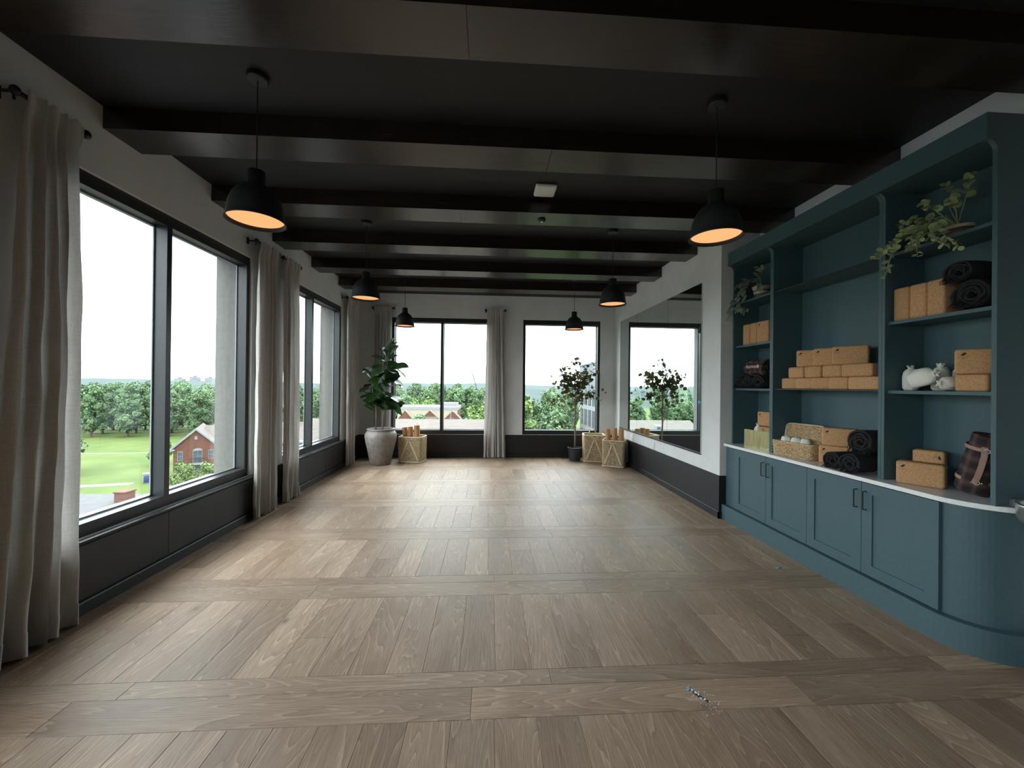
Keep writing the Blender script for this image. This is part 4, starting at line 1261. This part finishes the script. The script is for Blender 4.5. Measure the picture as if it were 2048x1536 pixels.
# ================================================================== small things: fountain basin, floor debris, tape
def small_things():
    t = thing('drinking_fountain', 'round stainless steel fountain basin at the rounded end of the cabinet', 'fountain', (2.86, 1.70, .815))
    obj('basin', G().lathe([(.001, 0), (.12, .0), (.182, .014), (.194, .035), (.198, .096), (.202, .104), (.194, .112), (.176, .100), (.150, .07), (.001, .055)], 48), 'brushed_steel', t, smooth=True)
    obj('drain', G().lathe([(.001, .062), (.022, .062), (.024, .056)], 20), 'dark_bits', t)
    obj('bubbler', G().tube([(.05, .1, .07), (.05, .1, .125), (.03, .08, .140)], .009, 8), 'brushed_steel', t, smooth=True)
    obj('wall_bracket', G().box(.02, .18, .12, .274, .050, .088), 'brushed_steel', t)
    tag(obj('painter_tape', rbox('painter_tape', .050, .022, .0012, .0004, 1), 'tape_blue', None, (2.43, 3.096, .0002), (0, 0, .3)), 'scrap of blue painter tape lying on the floor by the plinth', 'tape')
    t = thing('broken_earbud', 'little crushed blue, white and black plastic debris on the floor', 'debris', (1.035, 1.835, 0), rad(-58))
    rnd = random.Random(4)
    obj('blue_cap', G().lathe([(.001, .004), (.006, .004), (.008, .001), (.001, 0)], 12), 'tape_blue', t, (-.048, .006, 0))
    for k in range(16):
        u = k / 15
        s = rnd.uniform(.003, .007)
        obj('shard', rbox('shard', s * 1.8, s * 1.2, s * .5, s * .1, 1), ('white_bits', 'dark_bits', 'white_bits', 'dark_bits', 'dark_bits')[k % 5], t, (-.045 + u * .10, rnd.uniform(-.010, .010), 0), (0, 0, rnd.uniform(0, 3)))
    g = G()
    for k in range(70):
        u = rnd.random()
        s = rnd.uniform(.0006, .0018)
        x, y = -.06 + u * .17 + rnd.gauss(0, .015), rnd.gauss(0, .014 + .02 * u)
        g.box(x - s, x + s, y - s, y + s, 0, s)
    stuff(obj('crumbs', g, 'white_bits', t))
small_things()

# ================================================================== outside, seen through the windows (ground 16 m below the floor)
ZG = -16.0
_room_noisy, _EK = noisy, .92
def noisy(name, c1, c2, *a, **k):
    return _room_noisy(name, tuple(q * _EK for q in c1), tuple(q * _EK for q in c2), *a, **k)
noisy('lawn', (0.046, 0.068, 0.018), (0.066, 0.088, 0.026), .12, 0.95, 0, 6, stretch=(1, 1, 1), spec=0.1, rnd=False)
noisy('concrete_path', (0.095, 0.09, 0.08), (0.11, 0.105, 0.095), 1.5, 0.9)
noisy('hazed_far_woods', (0.026, 0.038, 0.036), (0.038, 0.052, 0.050), .05, 0.95, 0, 8, spec=0.1, rnd=False)  # bluish cast: distance haze painted into the colour
noisy('tree_bark', (0.045, 0.035, 0.028), (0.08, 0.065, 0.05), 6, 0.9)
noisy('shingle', (0.060, 0.049, 0.042), (0.085, 0.071, 0.062), 1.6, 0.95, 0, 6, stretch=(.5, 3, 3))
noisy('grey_roof', (0.035, 0.035, 0.037), (0.045, 0.045, 0.047), 2, 0.95)
noisy('white_trim', (0.135, 0.137, 0.14), (0.155, 0.157, 0.16), 3, 0.6)
noisy('pale_cladding', (0.075, 0.085, 0.095), (0.088, 0.098, 0.108), 1, 0.6)
noisy('tan_panel', (0.115, 0.095, 0.066), (0.13, 0.11, 0.078), 1, 0.8)
noisy('dark_glass', (0.035, 0.045, 0.055), (0.06, 0.075, 0.09), .8, 0.15)
noisy('blue_plastic', (0.010, 0.022, 0.07), (0.013, 0.028, 0.085), 3, 0.5)
def mat_brick():
    m, nt, b = new_mat('brick', (0.25, 0.1, 0.07), 0.9, 0, 0.2)
    f = tex_noise(nt, coords(nt, (1, 1, 3.5)), 2.6, 6, .75)
    r = ramp_node(nt, [(.3, (0.060, 0.024, 0.017)), (.52, (0.085, 0.036, 0.026)), (.7, (0.11, 0.058, 0.044))])
    nt.links.new(f, r.inputs[0]); nt.links.new(r.outputs[0], b.inputs['Base Color'])
mat_brick()
def mat_foliage(name, c1, c2, c3):
    m, nt, b = new_mat(name, c1, .7, 0, .2)
    f = tex_noise(nt, coords(nt), .55, 4, .65)
    r = ramp_node(nt, [(.32, c1), (.5, c2), (.68, c3)])
    nt.links.new(f, r.inputs[0])
    rnd_value(nt, b, r.outputs[0], .82, 1.22)
mat_foliage('woods_leaf', (0.042, 0.076, 0.036), (0.064, 0.106, 0.048), (0.092, 0.138, 0.062))
mat_foliage('bright_leaf', (0.052, 0.090, 0.026), (0.080, 0.126, 0.036), (0.112, 0.162, 0.050))

def tree_proto(seed, H, R, trunk_h, lumps, leaves):
    """one tree: trunk mesh and a crown of leaf clumps"""
    rnd = random.Random(seed)
    tk = G().tube([(0, 0, 0), (.1, 0, trunk_h), (0, .1, H * .55), (.1, 0, H * .8)], [.35, .28, .18, .05], 7)
    for k in range(6):
        a = k * 1.05 + seed; z = trunk_h * rnd.uniform(.8, 1.5)
        tk.tube([(0, 0, z), (math.cos(a) * R * .35, math.sin(a) * R * .35, z + H * .14), (math.cos(a) * R * .7, math.sin(a) * R * .7, z + H * .22)], [.16, .1, .03], 5)
    cs = []
    for k in range(lumps):
        while True:
            p = Vector((rnd.uniform(-1, 1), rnd.uniform(-1, 1), rnd.uniform(-1, 1)))
            q = math.hypot(p.x, p.y) / (1 - .45 * max(0, p.z) ** 2 - .12 * max(0, -p.z) ** 2)
            if .25 < max(q, abs(p.z)) < 1 and q < 1: break
        zc = trunk_h + (H - trunk_h) * .5
        cs.append((Vector((p.x * R * .74, p.y * R * .74, zc + p.z * (H - trunk_h) * .40)), R * rnd.uniform(.26, .42)))
    ic = bmesh.new(); bmesh.ops.create_icosphere(ic, subdivisions=2, radius=1)
    iv = [v.co.copy() for v in ic.verts]; jf = [tuple(v.index for v in f.verts) for f in ic.faces]; ic.free()
    cr = G()
    for c, r in cs:
        cr.add([c + v * r * (.66 + .22 * noise.noise(v * 2.5 + c)) for v in iv], jf)
    for k in range(leaves):
        c, r = cs[rnd.randrange(lumps)]
        while True:
            n = Vector((rnd.gauss(0, 1), rnd.gauss(0, 1), rnd.gauss(.25, 1)))
            if n.length > .1: break
        n.normalize()
        p = c + n * r * rnd.uniform(.78, 1.14)
        d = (n + Vector((rnd.gauss(0, .5), rnd.gauss(0, .5), rnd.gauss(.1, .5)))).normalized()
        u = d.orthogonal().normalized(); w = d.cross(u)
        s = rnd.uniform(.16, .42)
        cr.add([p - u * s, p - w * s * .7, p + u * s, p + w * s * .7 + d * .08], [(0, 1, 2, 3)])
    return tk.mesh('trunk'), cr.mesh('crown')
PROTO = [tree_proto(1, 17.5, 4.0, .8, 60, 6500), tree_proto(2, 16.5, 3.8, 1.0, 56, 6000), tree_proto(3, 18.5, 3.9, .8, 60, 6500), tree_proto(4, 9.0, 3.4, .8, 34, 4200)]
def tree(k, x, y, s, rz, label, group, mat='woods_leaf', z=ZG, name='deciduous_tree', sz=None):
    t = thing(name, label, 'tree', (x, y, z), rz, group)
    t.scale = (s, s, sz or s)
    obj('trunk', PROTO[k][0], 'tree_bark', t); obj('crown', PROTO[k][1], mat, t)
    return t
ORD = ('first', 'second', 'third', 'fourth', 'fifth', 'sixth', 'seventh', 'eighth', 'ninth')
ROWS = ('front row', 'second row', 'third row', 'rear row')
def outside():
    rnd = random.Random(12)
    gr = struct(obj('ground', G().box(-1500, 1500, -400, 1700, ZG - 1, ZG), 'lawn'))
    noisy('asphalt', (0.085, 0.085, 0.088), (0.12, 0.12, 0.122), .6, 0.95)
    struct(obj('ground_bounce_paving', G().box(-220, 60, -120, 40, ZG - .5, ZG + .05), 'asphalt'), 'unseen grey paving added for neutral bounce light')  # out of view, added so the ground bounces grey light instead of green
    def strip(name, pts, w, label):
        g = G(); vs = []
        for i, p in enumerate(pts):
            a = Vector(pts[max(0, i - 1)]); b = Vector(pts[min(len(pts) - 1, i + 1)])
            d = (b - a).normalized(); n = Vector((-d.y, d.x)) * w / 2
            vs += [(p[0] + n.x, p[1] + n.y, ZG + .02), (p[0] - n.x, p[1] - n.y, ZG + .02), (p[0] + n.x, p[1] + n.y, ZG - .3), (p[0] - n.x, p[1] - n.y, ZG - .3)]
        fs = []
        for i in range(len(pts) - 1):
            k = 4 * i
            fs += [(k, k + 1, k + 5, k + 4), (k, k + 4, k + 6, k + 2), (k + 1, k + 3, k + 7, k + 5)]
        tag(obj(name, g.add(vs, fs), 'concrete_path'), label, 'path')
    strip('garden_path', [(-95, 64), (-80, 66.5), (-67.6, 68.3), (-60.5, 69.9)], 1.7, 'pale concrete path crossing the lawn by the blue bin')
    strip('garden_path', [(-120, 97), (-92.6, 99.2), (-81.5, 100.5), (-65, 103)], .8, 'thin pale path far across the lawn before the woods')
    # utility box by the path
    t = thing('utility_bin', 'white and blue bin standing by the lawn path', 'bin', (-58.6, 70.6, ZG), .6)
    obj('body', rbox('body', 1.1, 1.0, 1.5, .05), 'white_trim', t); obj('lid', rbox('lid', 1.2, 1.1, .16, .05), 'white_trim', t, (0, 0, 1.5))
    obj('front_panel', rbox('front_panel', .85, .06, 1.2, .02), 'blue_plastic', t, (0, -.5, .15))
    # woods behind the lawn
    grp = 'trees of the woods behind the lawn'
    for row, (d, n) in enumerate(((0, 8), (9.5, 8), (19, 8), (28.5, 8))):
        for k in range(n):
            u = (k + .5 * (row % 2)) / (n - 1)
            x = -143 + 70 * u + rnd.uniform(-.3, .3); y = 126 + 7 * u + d + rnd.uniform(-.3, .3)
            tree(rnd.randrange(3), x, y, 1.0, rnd.uniform(0, 6), '%s tree from the left in the %s of the woods behind the lawn' % (ORD[k], ROWS[row]), grp, sz=rnd.uniform(.90, 1.02) * (1 - .12 * max(0, u - .4)) * (1.0 + .03 * row))
    tree(3, -79, 75.5, 1.35, 1.2, 'lone spreading tree on the lawn by the left curtain', None, 'woods_leaf')
    for x, y, s, lab in ((-69.0, 86.0, .50, 'small light tree left of the brick gable house'), (-48.2, 64.5, .46, 'small light tree under the balcony of the brick gable house'), (-42.6, 62.5, .50, 'small light tree at the right corner of the brick gable house'),
                    (-37.5, 64.5, .58, 'small light tree before the wing of the brick gable house'), (-36.0, 50.5, .50, 'small light tree on the lawn nearer than the brick gable house'), (-31.5, 41.0, .48, 'nearest small light tree by the long shingle roof')):
        tree(3, x, y, s * 1.15, rnd.uniform(0, 6), lab, 'small trees around the brick gable house', 'bright_leaf')
    # middle and back woods
    grp = 'trees of the woods behind the long shingle roof'
    for row, (y0, n) in enumerate(((128, 4), (138, 4))):
        for k in range(n):
            tree(rnd.randrange(3), -63 + 9.8 * k + 4.9 * row, y0, 1.0, rnd.uniform(0, 6), '%s tree from the left in the %s beyond the second window' % (ORD[k], ROWS[row]), grp, sz=rnd.uniform(.78, .86))
    grp = 'trees of the woods behind the brick school'
    for row, (y0, n) in enumerate(((148, 6), (158, 6), (168, 6))):
        for k in range(n):
            tree(rnd.randrange(3), -42 + 9.8 * k + 4.9 * (row % 2), y0, 1.0, rnd.uniform(0, 6), '%s tree from the left in the %s behind the brick school' % (ORD[k], ROWS[row]), grp, sz=rnd.uniform(.97, 1.06) * (1 + .03 * row))
    tree(3, -17.2, 98, 1.12, .3, 'round dark green tree in front of the brick school', None, 'woods_leaf')
    tree(3, -27.5, 96, .62, 1.3, 'small pale tree at the left end of the brick school', None, 'bright_leaf')
    tree(3, -21.5, 132, 1.45, 2.3, 'pale yellow-green tree rising behind the brick school', None, 'bright_leaf')
    tree(3, -2.2, 117, 1.35, 2.0, 'big round tree to the right of the brick school', None, 'bright_leaf')
    tree(3, -4.6, 97, 1.05, 4.0, 'smaller round tree before the big one right of the school', None, 'woods_leaf')
    tree(3, .2, 39.5, .62, .7, 'yellow-green tree top rising over the shingle roof edge', None, 'bright_leaf')
    # right hand window
    for k, (x, y, s, m, lab) in enumerate(((4.4, 57, .92, 'bright_leaf', 'large bright tree at the left of the right back window'), (9.6, 47.5, .80, 'bright_leaf', 'lower bright tree in the middle of the right back window'), (11.8, 66, .84, 'woods_leaf', 'darker tree behind the potted tree in the right back window'), (8.0, 78, .93, 'woods_leaf', 'tall tree far behind the bright one in the right back window'), (15.6, 84, .9, 'woods_leaf', 'tree beside the white office block'), (18.0, 108, .98, 'woods_leaf', 'distant tree beyond the corner of the white office block'))):
        tree(k % 3, x, y, s, k * 1.3, lab, None, m)
    for k in range(5):
        tree(k % 3, 24 + 10.0 * k, 150 + 7 * (k % 2), 1.0, k * 1.7, '%s distant tree from the left beyond the right back window' % ORD[k], 'distant trees beyond the right back window')
    # far wooded ridge
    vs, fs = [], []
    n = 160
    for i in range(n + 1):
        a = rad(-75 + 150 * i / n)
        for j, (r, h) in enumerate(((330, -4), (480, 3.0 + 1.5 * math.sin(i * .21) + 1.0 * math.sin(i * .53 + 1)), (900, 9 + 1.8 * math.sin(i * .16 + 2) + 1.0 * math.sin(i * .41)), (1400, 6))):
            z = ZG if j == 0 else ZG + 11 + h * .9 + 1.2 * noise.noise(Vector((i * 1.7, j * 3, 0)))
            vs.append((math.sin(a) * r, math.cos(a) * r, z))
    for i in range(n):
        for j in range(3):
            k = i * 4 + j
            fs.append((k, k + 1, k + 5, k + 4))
    struct(obj('far_hills', G().add(vs, fs), 'hazed_far_woods'))

    # ---- brick gable house
    h = thing('gable_house', 'brick house with a white-trimmed gable, arched balcony door and shingle roof', 'house', (-52.4, 73, ZG), rad(30))
    h.scale = (.72, .72, .97)
    ap, ev, hw, dp = 9.2, 6.1, 4.3, 16.0
    obj('gable_wall', G().prism([(-hw, 0), (hw, 0), (hw, ev), (0, ap - .3), (-hw, ev)], 'y', 0, .4), 'brick', h)
    obj('side_wall', G().box(-hw, -hw + .4, .4, dp, 0, ev), 'brick', h); obj('side_wall', G().box(hw - .4, hw, .4, dp, 0, ev), 'brick', h)
    for s in (-1, 1):
        obj('roof_slope', G().prism([(0, ap), (s * (hw + .5), ev - .35), (s * (hw + .5), ev - .15), (0, ap + .25)], 'y', -.25, dp), 'shingle', h)
        obj('barge_board', G().prism([(0, ap - .12), (s * (hw + .55), ev - .55), (s * (hw + .55), ev - .1), (0, ap + .33)], 'y', -.45, -.2), 'white_trim', h)
        obj('eave_return', G().box(min(s * (hw - .3), s * (hw + 1.0)), max(s * (hw - .3), s * (hw + 1.0)), -.45, .5, ev - .60, ev - .32), 'white_trim', h)
    obj('attic_vent', G().box(-.25, .25, -.06, 0, 7.35, 7.95), 'white_trim', h)
    def win(parent, x, z, w, hh, y=-.08, arch=False):
        f = obj('window', G().box(x - w / 2, x + w / 2, y, y + .1, z, z + hh), 'white_trim', parent)
        n = 2
        for a in range(n):
            for c in range(2):
                pw, phh = (w - .24) / 2, (hh - .24) / 2
                obj('pane', G().box(x - w / 2 + .09 + a * (pw + .06), x - w / 2 + .09 + a * (pw + .06) + pw, y - .03, y, z + .09 + c * (phh + .06), z + .09 + c * (phh + .06) + phh), 'dark_glass', f)
        return f
    d = win(h, .35, 3.0, 1.9, 2.35)
    obj('arch_head', G().prism([(.35 - .95, 5.35), (.35 + .95, 5.35)] + [(.35 + .95 * math.cos(rad(t)), 5.35 + .35 * math.sin(rad(t))) for t in range(15, 180, 15)], 'y', -.12, -.02), 'white_trim', d)
    win(h, -3.0, 3.6, 1.05, 1.7); win(h, 3.0, 3.6, 1.05, 1.7); win(h, .5, .5, 1.6, 2.0)
    b = obj('balcony', G().box(-1.3, 1.9, -1.0, 0, 2.75, 3.0), 'white_trim', h)
    for k in range(15): obj('baluster', G().box(-1.25 + k * .22, -1.22 + k * .22, -.95, -.92, 3.0, 3.9), 'black_metal', b)
    obj('hand_rail', G().box(-1.3, 1.9, -.98, -.90, 3.88, 3.95), 'black_metal', b)
    # its long wing to the right
    obj('wing_wall', G().box(hw, 25, 3.0, 3.4, 0, 6.0), 'brick', h); obj('wing_end', G().prism([(3.0, 0), (15, 0), (15, 5.7), (9, 9.0), (3.0, 5.7)], 'x', 24.6, 25), 'brick', h)
    obj('wing_roof', G().prism([(2.0, 5.5), (9, 9.35), (9, 9.1), (2.0, 5.25)], 'x', 1.0, 25.6), 'shingle', h)
    obj('wing_roof', G().prism([(16, 5.5), (9, 9.35), (9, 9.1), (16, 5.25)], 'x', 4.7, 25.6), 'shingle', h)
    obj('gutter', G().box(hw + .6, 25.6, 1.9, 2.1, 5.2, 5.5), 'white_trim', h)
    for k in range(4): win(h, 8 + k * 4.6, 3.2, 1.1, 1.7, 2.92)
    for k in range(3): obj('porch_column', G().box(6.0 + k * 1.9, 6.25 + k * 1.9, 2.1, 2.35, 2.8, 5.2), 'white_trim', h)
    # ---- long near shingle roof beyond the back windows
    r = thing('long_roof_building', 'long building with a pinkish shingle roof and small white vents', 'building', (-17.0, 60, ZG))
    obj('front_roof', G().prism([(-15, 6.4), (0, 12.2), (0, 11.9), (-15, 6.1)], 'x', -9.8, 17.5), 'shingle', r)
    obj('rear_roof', G().prism([(14, 6.4), (0, 12.2), (0, 11.9), (14, 6.1)], 'x', -9.8, 17.5), 'shingle', r)
    obj('wall', G().box(-9.3, 17, -14.2, 13.2, 0, 6.5), 'brick', r)
    obj('gable_end', G().prism([(-14.2, 6.3), (13.2, 6.3), (-.4, 11.9)], 'x', 16.6, 17.0), 'brick', r)
    obj('gable_end', G().prism([(-14.2, 6.3), (13.2, 6.3), (-.4, 11.9)], 'x', -9.3, -8.9), 'brick', r)
    for x, y in ((6.6, -2.5), (10.0, -2.2), (1.5, -2.5), (-5.5, -5.0), (12.0, -7.5)):
        z = 12.2 + y * 5.8 / 15
        obj('roof_vent', G().lathe([(.001, .75), (.10, .72), (.12, .3), (.30, -.15), (.001, -.15)], 10), 'white_trim', r, (x, y, z))
    for x, y in ((-3.0, -3.6), (-7.2, -8.2)):
        z = 12.2 + y * 5.8 / 15
        dv = obj('dormer_vent', rbox('dormer_vent', 1.0, .5, 1.3, .05), 'white_trim', r, (x, y, z - .3))
        obj('louvre', G().box(-.28, .28, -.30, -.22, .35, 1.05), 'dark_glass', dv)
    # ---- brick school
    s = thing('brick_school', 'low brick school with a white parapet and tan roof slopes', 'building', (-17.3, 113, ZG))
    obj('wall', G().box(-8.4, 8.4, 0, 12, 0, 10.1), 'brick', s)
    obj('parapet', G().box(-8.6, 8.6, -.15, 12.2, 10.1, 11.0), 'white_trim', s)
    obj('upper_block', G().box(3.0, 8.0, 3, 9, 11.0, 12.0), 'white_trim', s)
    obj('roof_slope', G().prism([(-.1, 10.1), (-2.2, 7.0), (-2.2, 6.8), (-.1, 9.8)], 'x', -8.4, 8.4), 'tan_panel', s)
    for x, w_ in ((-6.0, 2.2), (.9, 2.9), (7.2, 2.6)):
        gb = obj('gable', G().prism([(x - w_, 0), (x + w_, 0), (x + w_, 7.2), (x, 9.9), (x - w_, 7.2)], 'y', -2.6, -.1), 'brick', s)
        obj('coping', G().prism([(x - w_ - .2, 7.1), (x, 9.95), (x + w_ + .2, 7.1), (x + w_ + .2, 7.4), (x, 10.25), (x - w_ - .2, 7.4)], 'y', -2.7, -.1), 'tan_panel', gb)
    obj('garage_panel', G().box(-.7, 3.0, -2.75, -2.6, 6.6, 8.4), 'tan_panel', s)
    win(s, 6.9, 6.8, 1.1, 1.3, -2.7)
    # ---- white office block on the right
    o = thing('office_block', 'white office block with vertical window bays in the right back window', 'building', (20.3, 85, ZG))
    obj('facade', G().box(0, 14, -50, 0, 0, 17.2), 'white_trim', o)
    obj('upper_cladding', G().box(-.15, 14, -50.1, .1, 17.2, 21.9), 'pale_cladding', o)
    obj('cornice', G().box(-.35, 14.2, -50.3, .3, 21.9, 22.2), 'white_trim', o)
    for fl_ in range(4):
        for k in range(16):
            y1 = -1.0 - k * 3.1
            f = obj('window', G().box(-.06, .0, y1 - 2.0, y1, 1.0 + fl_ * 4.2, 4.3 + fl_ * 4.2), 'dark_glass', o)
            obj('sash', G().box(-.12, -.06, y1 - 1.05, y1 - .95, 1.0 + fl_ * 4.2, 4.3 + fl_ * 4.2), 'white_trim', f)
    # ---- tower, utility pole, skyline
    t = thing('white_tower', 'distant white apartment tower above the trees', 'building', (36.4, 220, ZG))
    obj('tower_body', G().box(-2.5, 2.5, 0, 5, 0, 14.4), 'white_trim', t)
    for a in range(3):
        for c in range(4): obj('window', G().box(-2.0 + a * 1.5, -1.1 + a * 1.5, -.1, 0, 6.2 + c * 1.9, 7.2 + c * 1.9), 'dark_glass', t)
    p = thing('utility_pole', 'pale utility pole with a cross arm and wires before the trees', 'utility pole', (11.4, 57.5, ZG))
    obj('mast', G().tube([(0, 0, 0), (.1, 0, 10.6)], [.15, .11], 8), 'white_trim', p)
    obj('cross_arm', G().box(-.95, .95, -.06, .06, 10.1, 10.25), 'white_trim', p)
    obj('brace', G().tube([(-.7, -.08, 10.1), (.1, -.08, 9.4), (.8, -.08, 10.1)], .03, 5), 'white_trim', p)
    for x in (-.85, .2, .85):
        obj('insulator', G().lathe([(.001, .2), (.05, .18), (.05, 0), (.001, 0)], 8), 'white_trim', p, (x, 0, 10.25))
        obj('wire', G().tube([(x, 0, 10.4), (x + 1.4, -1, 9.4), (x + 3.2, -2, 8.6), (x + 5.6, -3, 8.0)], .03, 4), 'white_trim', p)
    for k, (x, y) in enumerate(((-9.6, 100), (.6, 103))):
        q = thing('street_light', '%s slim street light right of the brick school' % ('left', 'right')[k], 'street light', (x, y, ZG))
        obj('mast', G().tube([(0, 0, 0), (0, 0, 10.5)], [.12, .08], 6), 'white_trim', q); obj('arm', G().tube([(0, 0, 10.4), (.9, 0, 10.6)], .06, 6), 'white_trim', q)
    # skyline of the town and a tower crane, far off in the second pane
    for k in range(9):
        x = -560 + 17 * k; y = 700 + 12 * (k % 3)
        b = thing('skyline_building', '%s pale distant building from the left on the horizon' % ORD[k], 'building', (x, y, 0), 0, 'distant skyline buildings')
        hh = 4 + (k * 7 % 5) * 1.6
        obj('block', G().box(-6, 6, 0, 10, ZG + 8, hh), 'white_trim', b); obj('roof_plant', G().box(-2, 2, 3, 7, hh, hh + 2), 'pale_cladding', b)
    c = thing('tower_crane', 'thin tower crane above the distant skyline', 'crane', (-462, 740, 0))
    obj('mast', G().box(-.7, .7, 0, 1.4, ZG, 20), 'pale_cladding', c); obj('jib', G().box(-10, 7, 0, 1.2, 17.2, 18.2), 'pale_cladding', c)
    obj('tie', G().tube([(-8, .6, 18.2), (0, .6, 21), (6, .6, 18.2)], .2, 4), 'pale_cladding', c)
    c = thing('boom_crane', 'leaning dark boom crane above the woods in the back window', 'crane', (-14.0, 330, ZG))
    obj('boom', G().tube([(4, 0, 14), (1.0, 0, 25), (-1.6, 0, 30.5)], [.45, .40, .25], 5), 'tree_bark', c); obj('cab', G().box(1, 6, 0, 3, 0, 14), 'tree_bark', c)
    # neighbouring low roof with chimney right below the first window
    n = thing('low_roof', 'grey flat roof with a brick chimney and vents below the first window', 'building', (-26.5, 25.5, ZG))
    obj('wall', G().box(-9, 6, -9, 3, 0, 9.2), 'brick', n); obj('roof', G().box(-9.3, 6.3, -9.3, 3.3, 9.2, 9.6), 'grey_roof', n)
    ch = obj('chimney', G().box(2.3, 3.0, 1.2, 1.9, 9.6, 10.2), 'brick', n); obj('chimney_cap', G().box(2.25, 3.05, 1.15, 1.95, 10.2, 10.28), 'brick', ch)
    for x, y in ((.4, -.8), (4.8, 1.2), (5.3, 1.9), (5.9, 2.7)):
        obj('roof_vent', G().lathe([(.001, .62), (.26, .58), (.26, .46), (.09, .44), (.09, 0)], 12), 'white_trim', n, (x, y, 9.6))
outside()
